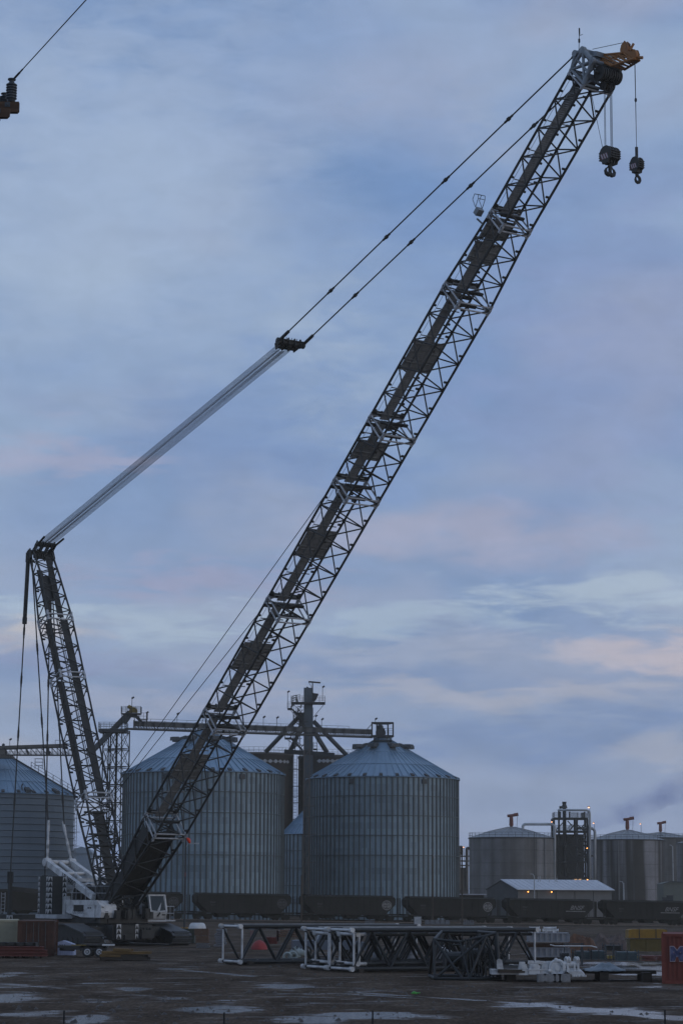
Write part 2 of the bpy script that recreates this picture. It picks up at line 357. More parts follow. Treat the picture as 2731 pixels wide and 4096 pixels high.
def boom_section(s,Ln,W0,D0,W1,D1,n,plat=None,parent=crane,fr=(1,1),rc=.09,rl=.058,walk=True,m0=None,cross=True):
    mb=MB(); lattice(mb,0,Ln,W0,D0,W1,D1,n,rc,rl)
    if cross:
        for x in (.55,Ln-.55):                      # rope roller beams across the back of the boom
            t=x/Ln; w=W0+(W1-W0)*t; d=D0+(D1-D0)*t
            mb.bx(x-.16,x+.16,-w/2+.05,w/2-.05,d/2-.12,d/2-.02)
            for y in (-.5,-.2,.25,.6): mb.bx(x-.05,x+.05,y-.06,y+.06,d/2,d/2+.24)
            mb.bx(x-.12,x+.12,-w/2+.1,w/2-.3,-.12,.02)
    o=mb.build('boom_section',black,parent); o.matrix_local=m0 if m0 else bmx(s)
    if fr[0]: end_frame(W0,D0,.25,o)
    if fr[1]: end_frame(W1,D1,Ln-.25,o)
    if walk:
        wk=MB(); d=min(D0,D1)/2-.14
        k=int((Ln-.2)/.16)
        for i in range(k): wk.bx(.1+i*.16,.1+i*.16+.135,-W0*.22,W0*.05,d-.05,d)
        for y in (-W0*.22,W0*.05): wk.bx(.1,Ln-.1,y-.02,y+.02,d-.08,d+.02)
        for i in range(int(Ln/2.4)): wk.bx(.6+i*2.4,.66+i*2.4,-W0*.42,W0*.3,d-.11,d-.05)
        wk.tube((0,-W0*.38,d+.1),(Ln,-W0*.38,d+.1),.016,5)
        wk.build('walkway',dgrey,o)
    if plat:
        for a,b in plat:
            pm=MB(); d=min(D0,D1)/2-.06; w=min(W0,W1)/2
            k=int((b-a)/.16)
            for i in range(k): pm.bx(a+i*.16,a+i*.16+.138,-w*.90,w*.86,d-.06,d)
            pm.bx(a,b,-w*.92,-w*.90,d-.1,d+.02); pm.bx(a,b,w*.86,w*.88,d-.1,d+.02)
            for i in range(4): pm.bx(a+.3+i*.7,a+.36+i*.7,-w*.9,w*.86,d-.13,d-.06)
            pm.build('rest_platform',dgrey,o)
    return o
WB,DB,WT,DT=2.858,2.350,2.445,1.857
boom_section(0,12,WB,DB,WB,DB,5,[(4.4,7.4)])
boom_section(12,12,WB,DB,WB,DB,5,[(4.7,7.6)])
boom_section(24,12,WB,DB,WB,DB,5,[(4.6,7.4)])
boom_section(36,6,WB,DB,WB,DB,3,[(2.3,4.2)])
boom_section(42,12,WB,DB,WB,DB,5,[(4.6,7.4)])
redu=boom_section(54,6.5,WB,DB,WT,DT,3,[(2.5,4.3),(4.6,6.1)])
boom_section(60.5,11.7,WT,DT,WT,DT,5)
# foot section, plated and tapering to the pivot
fm=MB(); lattice(fm,-10,0,2.9,.7,WB,DB,4,.11,.06,0,0)
for y in (-1.36,1.36): fm.prism([(-9.6,y-.01,.25),(-4.5,y-.01,.62),(-.7,y-.01,.95),(-.7,y-.01,-.2),(-4.5,y-.01,-.35),(-9.6,y-.01,-.25)],(0,.02,0))
fm.bx(-8.6,-1.0,-1.3,1.3,.2,.3); fm.bx(-6.5,-1.5,-1.25,.95,-.35,-.28)
for x,r in ((-7.2,.42),(-5.2,.6),(-3.1,.6)):
    fm.tube((x,-1.2,.45),(x,1.2,.45),r,14)
    for y in (-1.22,-.05,1.18): fm.tube((x,y,.45),(x,y+.06,.45),r*1.45,16)
foot=fm.build('boom_foot',black,crane); foot.matrix_local=bmx(0)
ef=end_frame(WB,DB,-.25,foot)
# small inspection basket beside the upper joint
bk=MB(); c=V((60.3,-WT/2-.55,DT/2+.5))
bk.bx(c.x-.4,c.x+.1,c.y-.25,c.y+.25,c.z-.2,c.z+.2); bk.beam((c.x-.6,c.y,c.z-.2),(c.x-.8,-WT/2,DT/2),.12)
e=[V((c.x-.4+dx,c.y+dy,c.z+dz)) for dx,dy,dz in ((0.45,-.3,.2),(1.05,-.3,.4),(1.25,-.3,.6),(1.05,-.3,.98),(.65,-.3,.88),(.45,-.3,.2))]
bk.path(e,.028,5); bk.path([p+V((0,.6,0)) for p in e],.028,5)
for p in e[1:4]: bk.tube(p,p+V((0,.6,0)),.026,5)
o=bk.build('service_basket',headgrey,crane); o.matrix_local=bmx(0)
# maker's lettering on the back of the boom, seen mirrored from below
sg=MB(); sg.bx(56.2,60.3,-.98,-.94,.98,1.02); sg.bx(56.2,60.3,-.62,-.58,.98,1.02)
o=sg.build('sign_frame',dgrey,crane); o.matrix_local=bmx(0)
text('LIEBHERR',.46,black,o,basis((1,0,0),(0,1,0),(0,0,1),(58.2,-.78,1.02)),extrude=.02,bold=.012)
# boom head, traced as solid tubes in two side planes
hd=MB()
def hp(x,y,yl): return cp(x,y,yl)
hw=1.2
ctr=C1+bx_*72.2
A8=ctr+bz_*DT/2; B8=ctr-bz_*DT/2
for sy in (-1,1):
    y=V((0,sy*hw,0))
    n1=V((*hp(2330,200,-hw),)); n1.y=0; n2=V((*hp(2368,243,-hw),)); n2.y=0; n3=V((*hp(2345,305,-hw),)); n3.y=0
    nL=V((*hp(2300,215,-hw),)); nL.y=0
    for p,q,r in ((A8,n1,.13),(B8,n2,.16),(n1,n2,.16),(A8,n2,.1),(B8,n1,.1),(A8,B8,.1),(A8.lerp(n1,.5),B8.lerp(n2,.5),.09),(nL,n1,.12),(nL,A8,.12),(B8,n3,.12),(n2,n3,.12)):
        hd.tube(p+y,q+y,r,10)
    for p in (n1,n2,nL): hd.tube(p+y-V((0,.13,0)),p+y+V((0,.13,0)),.24,12)
for p,r in ((n1,.13),(n2,.14),(nL,.11),(n1.lerp(n2,.5),.1),(A8,.08),(B8,.08),(n3,.12)): hd.tube(p-V((0,hw,0)),p+V((0,hw,0)),r,10)
for a,b in ((A8,n1),(B8,n2),(n1,n2),(A8,B8)):
    hd.tube(a-V((0,hw,0)),b+V((0,hw,0)),.08,8); hd.tube(a+V((0,hw,0)),b-V((0,hw,0)),.07,8)
hd.prism([n1+V((0,-.75,.05)),n1+V((.9,-.75,-.25)),n1+V((.8,-.75,-.55)),n1+V((-.1,-.75,-.3))],(0,1.4,0))
hd.beam(n2+V((-.3,-.9,-.1)),n2+V((-.3,1.0,-.1)),.4,.25)
head=hd.build('boom_head',headgrey,crane)
shc=hp(2372,285,-hw); shc.y=0; lowc=hp(2345,322,-hw); lowc.y=0
sm=MB()
for i in range(9):
    y=-.75+i*.2; sm.tube(shc+V((0,y,0)),shc+V((0,y+.12,0)),.5,20); 
sm.tube(shc-V((0,1.1,0)),shc+V((0,1.1,0)),.12,10)
for i in range(5): sm.tube(lowc+V((.05,.2+i*.18,0)),lowc+V((.05,.3+i*.18,0)),.34,16)
sm.build('sheave_set',black,head)
am_=MB(); p=nL+V((0,-.9,.1)); am_.tube(p,p+V((.08,0,1.55)),.025,6); am_.tube(p+V((.08,-.05,1.2)),p+V((.45,-.05,1.18)),.02,5); am_.tube(p+V((.05,0,.75)),p+V((.05,0,1.0)),.07,8); am_.tube(p+V((.08,0,1.3)),p+V((.08,0,1.75)),.05,8); am_.bx(p.x-.15,p.x+.15,p.y-.15,p.y+.15,p.z-.1,p.z+.12)
am_.build('anemometer_mast',black,head)
# orange auxiliary jib
jb=MB(); ty=.35
t1=hp(2500,215,ty); t2=hp(2538,222,ty); t3=hp(2545,238,ty)
bt=hp(2384,232,ty); bb=hp(2470,271,ty)
for sy in (-.45,.45):
    o1=V((0,sy*1.3,0)); o2=V((0,sy*.55,0))
    for p,q,r in ((bt+o1,t1+o2,.085),(bb+o1,t3+o2,.085),(bt+o1,bb+o1,.08)): jb.tube(p,q,r,8)
    for i in range(5):
        u=i/5; a=(bt+o1).lerp(t1+o2,u); b=(bb+o1).lerp(t3+o2,min(1,u+.1)); c=(bt+o1).lerp(t1+o2,u+.2)
        jb.tube(a,b,.045,6); jb.tube(b,c,.045,6)
for u in (0,.33,.66,1):
    a=bt.lerp(t1,u); b=bb.lerp(t3,u); w=.585*(1-u)+.25*u
    jb.tube(a-V((0,w,0)),a+V((0,w,0)),.055,6); jb.tube(b-V((0,w,0)),b+V((0,w,0)),.055,6)
jib=jb.build('auxiliary_jib',orange,crane)
q1=hp(2497,196,ty); q2=hp(2530,222,ty)
s1=MB()
for dy in (-.14,.12):
    s1.prism([q1+V((-.42,dy,-.62)),q1+V((.42,dy,-.5)),q1+V((.40,dy,.25)),q1+V((.12,dy,.52)),q1+V((-.22,dy,.3)),q1+V((-.3,dy,-.1))],(0,.04,0))
s1.tube(q1+V((0,-.1,0)),q1+V((0,.12,0)),.36,18); s1.build('guide_sheave',orange,jib)
s2=MB(); s2.tube(q2+V((0,-.1,-.05)),q2+V((0,.12,-.05)),.42,18); s2.tube(q2+V((-.02,-.25,.3)),q2+V((.18,-.1,.75)),.09,8); s2.tube(q2+V((.2,0,-.2)),q2+V((.7,.2,-.32)),.11,8)
for dy in (-.16,.14): s2.tube(q2+V((0,dy,-.05)),q2+V((0,dy+.03,-.05)),.48,8)
s2.build('tip_sheave',orange,jib)
# ropes: hoist line over the head, along the boom and down to the winches
rp=MB(); top=n1+V((.9,-.2,.0)); rp.tube(hp(2368,197,-.2),q1+V((0,0,.46)),.022,5); rp.tube(q1+V((.3,0,.3)),q2+V((0,0,.4)),.022,5)
for y,z in ((-.15,.30),(.15,.33)): rp.tube(C1+bx_*2+bz_*(DB/2+z)+V((0,y,0)),C1+bx_*72+bz_*(DT/2+z)+V((0,y,0)),.015,5)
def boomtop(s,y,z=.3): return C1+bx_*s+bz_*(DB/2+z)+V((0,y,0))
rp.tube(boomtop(36,-1.2,.1),cp(434,3186,.9),.032,5)
rp.tube(boomtop(23.4,-1.2,.1),cp(456,3184,.9),.032,5)
rp.build('hoist_rope',rope,crane)
# ---- derrick mast leaning back
ML=R(64.866); mx_=V((-math.cos(ML),0,math.sin(ML))); mz_=V((-math.sin(ML),0,-math.cos(ML))); my_=V((0,-1,0))
# mast local: x along the mast, z to its back, y to the near side
MC=V((-2.0,0,12.69))+mz_*DT/2
def mmx(s): return basis(mx_,my_,mz_,MC+mx_*s)
for s,Ln,n in ((0,12,5),(12,6,3)):
    o=boom_section(0,Ln,WT,DT,WT,DT,n,None,crane,(1,1),.085,.05,False,mmx(s),False)
    o.name='mast_section'
    wk=MB(); wk.bx(.1,Ln-.1,-.95,-.2,-.55,-.48); wk.bx(.1,Ln-.1,.25,.95,.28,.34)
    for i in range(int(Ln/1.5)): wk.bx(.5+i*1.5,.6+i*1.5,-1.1,1.1,.34,.44)
    for y in (-.05,.1,.18): wk.tube((0,y,-.5),(Ln,y,-.5),.03,5)
    wk.build('walkway',black,o)
mf=MB(); lattice(mf,-10,0,2.45,.5,WT,DT,4,.1,.06)
mf.bx(-8,-1,-.7,.2,.1,.2)
for i in range(8):
    x=-8.6+i*1.05; k=.25+.06*i; mf.tube((x,-1.2,k),(x+.9,1.2,-k),.05,6); mf.tube((x,1.2,k),(x+.5,-1.2,k),.05,6); mf.bx(x,x+.12,-1.15,1.15,-.05,.08); mf.tube((x,-1.2,-k),(x+.7,-1.2,k+.05),.05,6)
o=mf.build('mast_foot',black,crane); o.matrix_local=mmx(0); end_frame(WT,DT,-.25,o)
mt=MB(); lattice(mt,18,22.6,WT,DT,1.9,1.3,3,.09,.055,0,-.1); lattice(mt,22.6,25.4,1.9,1.3,1.9,.75,2,.1,.055,-.1,.1,extra=False)
mt.bx(18.3,24.8,-.75,-.15,-.35,-.28); mt.bx(18.3,23.5,.2,.75,.1,.18); mt.bx(20.2,22.8,-.85,.85,-.1,.0)
mt.tube((25.4,-1.25,.1),(25.4,1.25,.1),.22,12)
for y in (-1.2,-.4,.4,1.2): mt.bx(24.7,25.6,y-.05,y+.05,-.25,.38)
for i in range(8): mt.tube((24.9,-.8+i*.22,-.1),(24.9,-.72+i*.22,-.1),.27,16)
mtop=mt.build('mast_head',black,crane); mtop.matrix_local=mmx(0); end_frame(WT,DT,18.25,mtop)
MH=MC+mx_*25.4                                       # mast head axle
# luffing spreader, rope bundle, pendants
SP=cp(1158,1372,0)
sp=MB(); sp.tube(SP+V((0,-1.05,0)),SP+V((0,1.25,0)),.2,12)
dirp=(SP-MH).normalized(); nrm=V((-dirp.z,0,dirp.x))
for y0 in (-.8,-.25,.35,.9): sp.prism([SP-dirp*.9+nrm*.25+V((0,y0,0)),SP+dirp*.3+nrm*.3+V((0,y0,0)),SP+dirp*.3-nrm*.3+V((0,y0,0)),SP-dirp*.9-nrm*.25+V((0,y0,0))],(0,.08,0))
for i in range(9):
    for off in (-.75,): sp.tube(SP-dirp*.4+V((0,off+i*.17,0)),SP-dirp*.4+V((0,off+i*.17+.1,0)),.36,14)
sp.bx(SP.x-.3,SP.x+.3,-1.0,1.2,SP.z+.12,SP.z+.2)
for i in range(8): sp.tube(SP+V((0,-.8+i*.25,.2)),SP+V((.02,-.8+i*.25,.42)),.03,5)
for sy in (-1.05,1.25): sp.tube(SP+V((0,sy-.1,0)),SP+V((0,sy+.1,0)),.3,12)
o=sp.build('rope_spreader',black,crane)
lr=MB()
mhl=MH+mx_*.25+V((.35,0,.35))
for i in range(8): lr.tube(mhl+V((0,-.85+i*.095,.0)),SP-dirp*.6+V((0,-.80+i*.095,.0)),.017,5)
for i in range(8): lr.tube(mhl+V((0,.16+i*.095,.0)),SP-dirp*.6+V((0,.14+i*.095,.0)),.017,5)
lr.tube(mhl+V((0,-.02,.1)),SP-dirp*.6+V((0,-.02,.1)),.03,5)
for i in range(8): lr.tube(mhl+V((0,-.85+i*.095,-.42)),SP-dirp*.6+V((0,-.80+i*.095,-.42)),.016,5)
lr.build('luffing_rope',rope,crane)
mb=MB(); mb.tube(MH+V((.0,-.8,.2)),mhl+dirp*2.2+V((0,-.95,-.1)),.1,8); mb.tube(MH+V((.0,.8,.2)),mhl+dirp*2.2+V((0,1.05,-.1)),.1,8)
for y in (-.9,-.3,.3,.9): mb.prism([MH+V((-.2,y,-.05)),MH+V((.5,y,.0)),mhl+dirp*.9+nrm*-.28+V((0,y,0)),mhl+dirp*.7+nrm*.22+V((0,y,0))],(0,.07,0))
for i in range(9): mb.tube(mhl+dirp*.55+V((0,-.85+i*.2,-.1)),mhl+dirp*.55+V((0,-.75+i*.2,-.1)),.24,12)
mb.tube(mhl+dirp*.55+V((0,-1.0,-.1)),mhl+dirp*.55+V((0,1.0,-.1)),.08,8)
mb.build('rope_frame',black,crane)
for a,b in ((SP+V((0,-1.05,0)),nL+V((0,-1.15,0))),(SP+V((0,1.25,0)),nL+V((0,1.15,0)))):
    pm=MB(); d=(b-a); pm.tube(a,b,.055,7)
    k=5
    for i in range(k+1):
        p=a+d*(i/k); q=d.normalized()*.45
        pm.tube(p-q,p+q,.085,8); pm.tube(p-q*.25,p+q*.25,.14,8)
    pm.tube(a,a+d.normalized()*1.5,.13,8)
    pm.build('boom_pendant',black,crane)
# back stay rods
def rod(a,b,r,joints,name='stay_rod',m=black):
    mb=MB(); a=V(a);b=V(b); mb.tube(a,b,r,7); d=(b-a).normalized()
    for t in joints: p=a.lerp(b,t); mb.tube(p-d*.35,p+d*.35,r*1.7,8); mb.tube(p-d*.65,p+d*.65,r*1.3,8)
    return mb.build(name,m,crane)
near1=MH+V((-.25,-1.15,-.1)); far1=MH+V((-.25,1.15,-.1))
e1=cp(43,3500,-2.); e3=cp(181,3515,2.)
for a,b in ((near1,e1),(far1,e3)):
    cy=MB(); p=a.lerp(b,.205); cy.tube(a.lerp(b,.015),p,.19,10); cy.tube(p,a.lerp(b,.225),.22,10); cy.tube(a,a.lerp(b,.03),.24,10)
    cy.build('stay_cylinder',black,crane)
    rod(a.lerp(b,.2),b,.06,(.06,.25,.46,.72))
t1n=cp(195,3306,-1.0); t1f=cp(258,3310,1.0)
rod(MH+V((.05,-1.,-.3)),t1n,.06,(.03,.35,.62,.9)); rod(MH+V((.05,1.,-.3)),t1f,.06,(.03,.35,.62,.9))
# A-frame and white links
AN=cp(190,3449,-1.2); AF=AN+V((0,2.45,0)); BN=cp(376,3588,-1.2); BF=BN+V((0,2.45,0))
rod(t1n,AN,.075,(.03,.5,.62,.97),'link_rod',white); rod(t1f,AF,.075,(.03,.5,.62,.97),'link_rod',white)
af=MB(); 
for p,q in ((AN,BN),(AF,BF)): af.beam(p,q,.42,.5); af.tube(p-V((0,.3,0)),p+V((0,.3,0)),.36,12)
af.tube(AN,AF,.2,12); m1=AN.lerp(BN,.33); m2=AF.lerp(BF,.33); af.tube(m1,m2,.16,10)
af.tube(AN.lerp(AF,.5),BN.lerp(BF,.5)+V((-1.4,0,.35)),.17,10); af.tube(AN.lerp(BN,.66),AF.lerp(BF,.66),.14,8)
for f_ in (.55,.8): af.beam(AN.lerp(BN,f_)+V((0,.5,.1)),AN.lerp(BN,f_)+V((.5,1.9,.1)),.5,.3)
aframe=af.build('back_frame',white,crane)
d=(BN-AN).normalized(); nn=V((-d.z,0,d.x))
if nn.z<0: nn=-nn
p0=AN.lerp(BN,.52); text('LR 1600/2',.62,black,aframe,basis(d,nn,V((0,-1,0)),p0-V((0,.225,0))),bold=.012)
# ---- upper works
bd=MB(); yN=-2.45
pl=[(266,3602),(388,3602),(404,3622),(407,3650),(402,3671),(325,3669),(266,3649)]
bd.prism([cp(x,y,yN) for x,y in pl],(0,1.5,0))
st=cp(262,3600,yN); en=cp(392,3618,yN); bd.bx(st.x,en.x,yN-.05,yN,en.z-.05,st.z+.02)
tr=[(246,3590),(262,3584),(261,3664),(217,3661)]
bd.prism([cp(x,y,-2.3)+V((0,0,0)) for x,y in tr],(0,.5,0)); bd.prism([cp(x,y,-2.3)+V((0,4.0,0)) for x,y in tr],(0,.5,0))
body=bd.build('upper_body',white,crane)
k_=cp(316,3632,yN); gr=MB(); gr.bx(k_.x-.85,k_.x+.85,yN-.03,yN,k_.z-.28,k_.z+.28); 
for i in range(9): gr.bx(k_.x-.7+i*.17,k_.x-.62+i*.17,yN-.04,yN-.03,k_.z-.2,k_.z+.2)
gr.build('vent_grille',black,body); gr=MB(); gr.bx(k_.x+1.9,k_.x+2.9,yN-.03,yN,k_.z-1.0,k_.z-.8); gr.build('step_recess',black,body); gr=MB(); gr.bx(k_.x+2.8,k_.x+2.84,yN-.02,yN,k_.z-.9,k_.z+.6)
gr.build('panel_seam',black,body)
for i in (0,1): gr=MB(); gr.bx(k_.x+1.55+i*.35,k_.x+1.75+i*.35,yN-.02,yN,k_.z-.05,k_.z+.1); gr.build('fuel_cap',black,body)
k2=cp(316,3647,yN); text('LR 1600/2',.5,dgrey,body,basis((1,0,0),(0,0,1),(0,-1,0),(k2.x,yN-.01,k2.z)),bold=.01)
rl=MB(); a=cp(268,3598,yN); b=cp(381,3600,yN); rl.rail([a,b,b+V((0,1.4,0))],1.15,.022,1.6,1); rl.rail([a,a+V((0,1.4,0))],1.15,.022,1.4,1); rl.build('deck_railing',lgrey,body)
dk=MB(); zb=cp(330,3668,yN).z
dk.bx(-5.5,.9,-.98,.98,zb-.2,zb+.9); dk.bx(.9,3.0,-1.6,1.6,zb-.45,zb+.05); dk.bx(-5.2,2.9,-2.3,2.3,zb-.5,zb-.05)
for x,y,r,w in ((-3.6,-.9,.6,1.8),(-1.7,-.9,.65,1.8),(.2,-.85,.7,1.7)): dk.tube((x,y,zb+1.9),(x,y+w,zb+1.9),r,16); dk.tube((x,y,zb+1.9),(x,y+.08,zb+1.9),r*1.35,16); dk.tube((x,y+w-.08,zb+1.9),(x,y+w,zb+1.9),r*1.35,16)
for y in (-1.35,1.15): dk.prism([(1.0,y,zb),(2.8,y,zb),(2.3,y,3.4),(1.5,y,3.4)],(0,.2,0))
dk.tube((1.82,-1.6,3.07),(1.82,1.6,3.07),.2,12)
rn=random.Random(3)
for i in range(44):
    x=rn.uniform(1.2,3.3); y=rn.uniform(-2.2,2.2); h=rn.uniform(.2,.8); dk.bx(x,x+rn.uniform(.2,.6),y,y+rn.uniform(.2,.5),zb-.1,zb-.05+h)
for i in range(26):
    p=V((rn.uniform(.6,3.2),rn.uniform(-2,2),zb+rn.uniform(0,.5))); q=p+V((rn.uniform(-.8,.8),rn.uniform(-.5,.5),rn.uniform(.3,1.2))); dk.path([p,p.lerp(q,.5)+V((0,.3,.2)),q],.04,5)
dk.tube((0,0,.8),(0,0,zb-.4),1.9,28)
dk.build('winch_deck',black,crane)
# cab
cb=MB(); k=cp(601,3676,2.5); cx0,cx1,cy0,cy1,cz0=k.x-1.9,k.x,2.5,4.15,k.z
prof=[(cx0,cz0),(cx1-.25,cz0),(cx1+.02,cz0+.62),(cx1,cz0+.72),(cx1-.35,cz0+1.98),(cx0+.1,cz0+1.98),(cx0,cz0+1.8)]
cb.prism([(x,cy0,z) for x,z in prof],(0,cy1-cy0,0))
cab=cb.build('operator_cab',lgrey,crane)
gl=MB(); gl.prism([(cx0+.55,cy0-.012,cz0+.8),(cx1-.22,cy0-.012,cz0+.62),(cx1-.52,cy0-.012,cz0+1.85),(cx0+.5,cy0-.012,cz0+1.85)],(0,.01,0)); gl.build('side_window',glass,cab)
gl=MB(); a=V((cx1+.012,cy0+.1,cz0+.74)); b=V((cx1-.33,cy0+.1,cz0+1.92)); gl.prism([a+V((0,.05,.0)),a+V((.0,.72,-.08)),a+V((0,1.40,.0)),b+V((0,1.38,0)),b+V((0,.07,0))],(-.008,0,-.004)); gl.build('windscreen',glass,cab)
wf=MB()
for y in (cy0+.04,cy1-.04): wf.beam((cx1+.02,y,cz0+.62),(cx1-.35,y,cz0+2.0),.11,.11)
wf.beam((cx1-.36,cy0,cz0+2.0),(cx1-.36,cy1,cz0+2.0),.1); wf.beam((cx0,cy0,cz0+2.0),(cx1-.36,cy0,cz0+2.0),.07)
wf.prism([(cx1-.2,cy0,cz0+.05),(cx1+.05,cy0,cz0+.6),(cx1+.05,cy1,cz0+.6),(cx1-.2,cy1,cz0+.05)],(.03,0,-.01)); wf.build('cab_frame',white,cab)
hl=MB(); hl.beam((cx1-.03,3.25,cz0+.22),(cx1+.07,3.45,cz0+.55),.12); hl.build('wiper',black,cab); hl=MB(); hl.bx(cx1-.05,cx1+.05,3.7,4.0,cz0+.3,cz0+.4); hl.build('headlamp',black,cab); hl=MB(); hl.ball((cx1-.05,2.7,cz0+.3),.08,8); hl.build('headlamp',black,cab)
cr=MB(); cr.rail([(cx1-1.6,cy1+.9,cz0-.1),(cx1-.3,cy1+.9,cz0-.1),(cx1-.3,cy1+.05,cz0-.1)],1.15,.03,.8,1); cr.bx(cx1-1.8,cx1-.2,cy1,cy1+1.0,cz0-.2,cz0-.1); cr.bx(cx0-.3,cx1-.1,cy0-.3,cy1,cz0-.22,cz0-.08); cr.bx(cx0-.5,cx0-.1,cy0,cy1-.3,cz0-.1,cz0+1.2); cr.build('cab_platform',lgrey,cab)
# counterweight stacks with warning chevrons
def chevron(parent,o,ux,uz,w,h):
    mb=MB(); o=V(o);ux=V(ux);uz=V(uz); n=ux.cross(uz)*.012
    P=lambda a,b:o+ux*a+uz*b
    mb.prism([P(0,0),P(w*.5,h),P(0,h)],n); mb.prism([P(w,0),P(w,h),P(w*.5,h)],n)
    mb.build('chevron_plate',white,parent)
kc=cp(192,3657,-3.7); sz=kc.z; sxf=kc.x
slab=None
def slab_mesh():
    m=MB(); m.bx(-1.75,0,-.02,1.75,0,.43); m.bx(-1.7,-.05,.05,1.7,.43,.46); m.tube((-.4,.4,.43),(-.4,.4,.5),.12,8)
    return m
for side,yb in (('n',-3.7),('f',1.95)):
    for i in range(7):
        o=slab_mesh().build('counterweight_slab',black,crane,loc=(sxf,yb,sz+i*.46))
        chevron(o,(.0,.02,.02),(0,1,0),(0,0,1),.34,.40); chevron(o,(-.32,-.02,.02),(1,0,0),(0,0,1),.32,.40)
        chevron(o,(.0,1.4,.02),(0,1,0),(0,0,1),.34,.40); chevron(o,(-1.75,-.02,.02),(1,0,0),(0,0,1),.26,.40)
    bp=MB(); bp.bx(sxf-2.0,sxf+1.8,yb-.1,yb+1.9,sz-.35,sz-.02); bp.build('counterweight_tray',lgrey,crane)
# derrick ballast behind the crane
kb=cp(36,3662,-2.5)
db=MB()
db.bx(kb.x-3.2,kb.x,-2.5,2.5,kb.z-1.7,kb.z+.1); db.bx(kb.x-3.0,kb.x-.2,-2.2,2.2,kb.z-2.0,kb.z-1.7)
db.beam(e1,(e1.x,e1.y,kb.z),.3); db.beam(e3,(e3.x,e3.y,kb.z),.3); db.tube(e1+V((0,0,-.7)),e1+V((0,0,.3)),.3,8); db.tube(e3+V((0,0,-.7)),e3+V((0,0,.3)),.3,8)
db.beam(e1+V((0,0,-1.2)),e3+V((0,0,-1.2)),.3,.4)
dbo=db.build('derrick_ballast',black,crane)
chevron(dbo,(kb.x-.35,-2.5,kb.z-.4),(1,0,0),(0,0,1),.34,.42); chevron(dbo,(kb.x,-2.45,kb.z-.4),(0,1,0),(0,0,1),.34,.42)
ld=MB(); 
for y in (-.25,.25): ld.tube((kb.x-1.4,-2.55+.0,kb.z),(kb.x-1.4,-2.55,kb.z),.03)
la=cp(5,3655,-2.5); lb=cp(20,3655,-2.5)
for p in (la,lb): ld.tube(p,p+V((0,0,1.9)),.03,5)
for i in range(6): ld.tube(la+V((0,0,.15+i*.32)),lb+V((0,0,.15+i*.32)),.022,5)
ld.build('ladder',lgrey,dbo)
# carbody and crawlers
cbm=MB(); cbm.bx(-3.2,3.2,-3.4,3.4,.75,1.55); cbm.bx(-2.6,4.3,-1.9,1.9,.45,1.72); cbm.bx(4.3,4.6,-1.7,1.7,.5,1.6)
cbm.bx(-1,1.2,-3.5,3.5,.9,1.4)
carb=cbm.build('car_body',black,crane)
for i in range(3): chevron(carb,(4.6,-1.7,.55+i*.42),(0,1,0),(0,0,1),.42,.38)
for i in range(3): chevron(carb,(4.6,.12,.55+i*.42),(0,1,0),(0,0,1),.26,.38)
m=MB(); m.bx(4.6,5.0,.5,1.7,.6,1.3); m.bx(4.6,4.85,-1.0,-.3,.5,.9)
for i in range(4): m.tube((4.7,.6+i*.3,.5),(4.7,.6+i*.3,1.5),.06,6)
m.build('support_jack',black,carb)
lad=MB()
la=cp(388,3716,-2.2); lb=cp(424,3776,-2.2)
for dy in (0,.6): lad.beam(la+V((0,dy,.25)),lb+V((0,dy,.1)),.06)
for i in range(5): lad.beam(la.lerp(lb,(i+.5)/5)+V((0,0,.2)),la.lerp(lb,(i+.5)/5)+V((0,.6,.2)),.06)
lad.build('access_ladder',lgrey,crane)
tp=[(-5.3,.75),(-5.0,.2),(-4.5,.02),(4.5,.02),(5.1,.25),(5.3,.7),(4.95,1.05),(1.7,1.72),(-4.5,1.66),(-5.1,1.3)]
track_side=mat('track_frame_black',(.026,.026,.025),.7,0,.3,1.5)
track_shoe=mat('track_shoe_steel',(.05,.054,.058),.55,0,.3,2,dirt=(.018,.017,.017),dscale=1.2,damt=.6)
for yc in (-4.2,4.3):
    m=MB(); m.prism([(x*.97,yc-.62,.12+z*.9) for x,z in tp],(0,1.24,0))
    for i in range(11): m.tube((-4.3+i*.86,yc-.68,.42),(-4.3+i*.86,yc+.68,.42),.3,12)
    m.tube((4.75,yc-.7,.7),(4.75,yc+.7,.7),.5,16); m.tube((-4.7,yc-.7,.75),(-4.7,yc+.7,.75),.55,16)
    t=m.build('crawler_track',track_side,crane)
    sh=MB(); pts=[V((x,0,z)) for x,z in tp]; per=[]
    for a,b in zip(pts,pts[1:]+pts[:1]):
        k=max(1,round((b-a).length/.34))
        for i in range(k):
            p=a.lerp(b,(i+.5)/k); d=(b-a).normalized(); n=V((d.z,0,-d.x))
            q=[p-d*.155-n*.02,p+d*.155-n*.02,p+d*.155+n*.07,p-d*.155+n*.07]
            sh.prism([v+V((0,yc-.95,0)) for v in q],(0,1.9,0))
    sh.build('track_shoes',track_shoe,t)
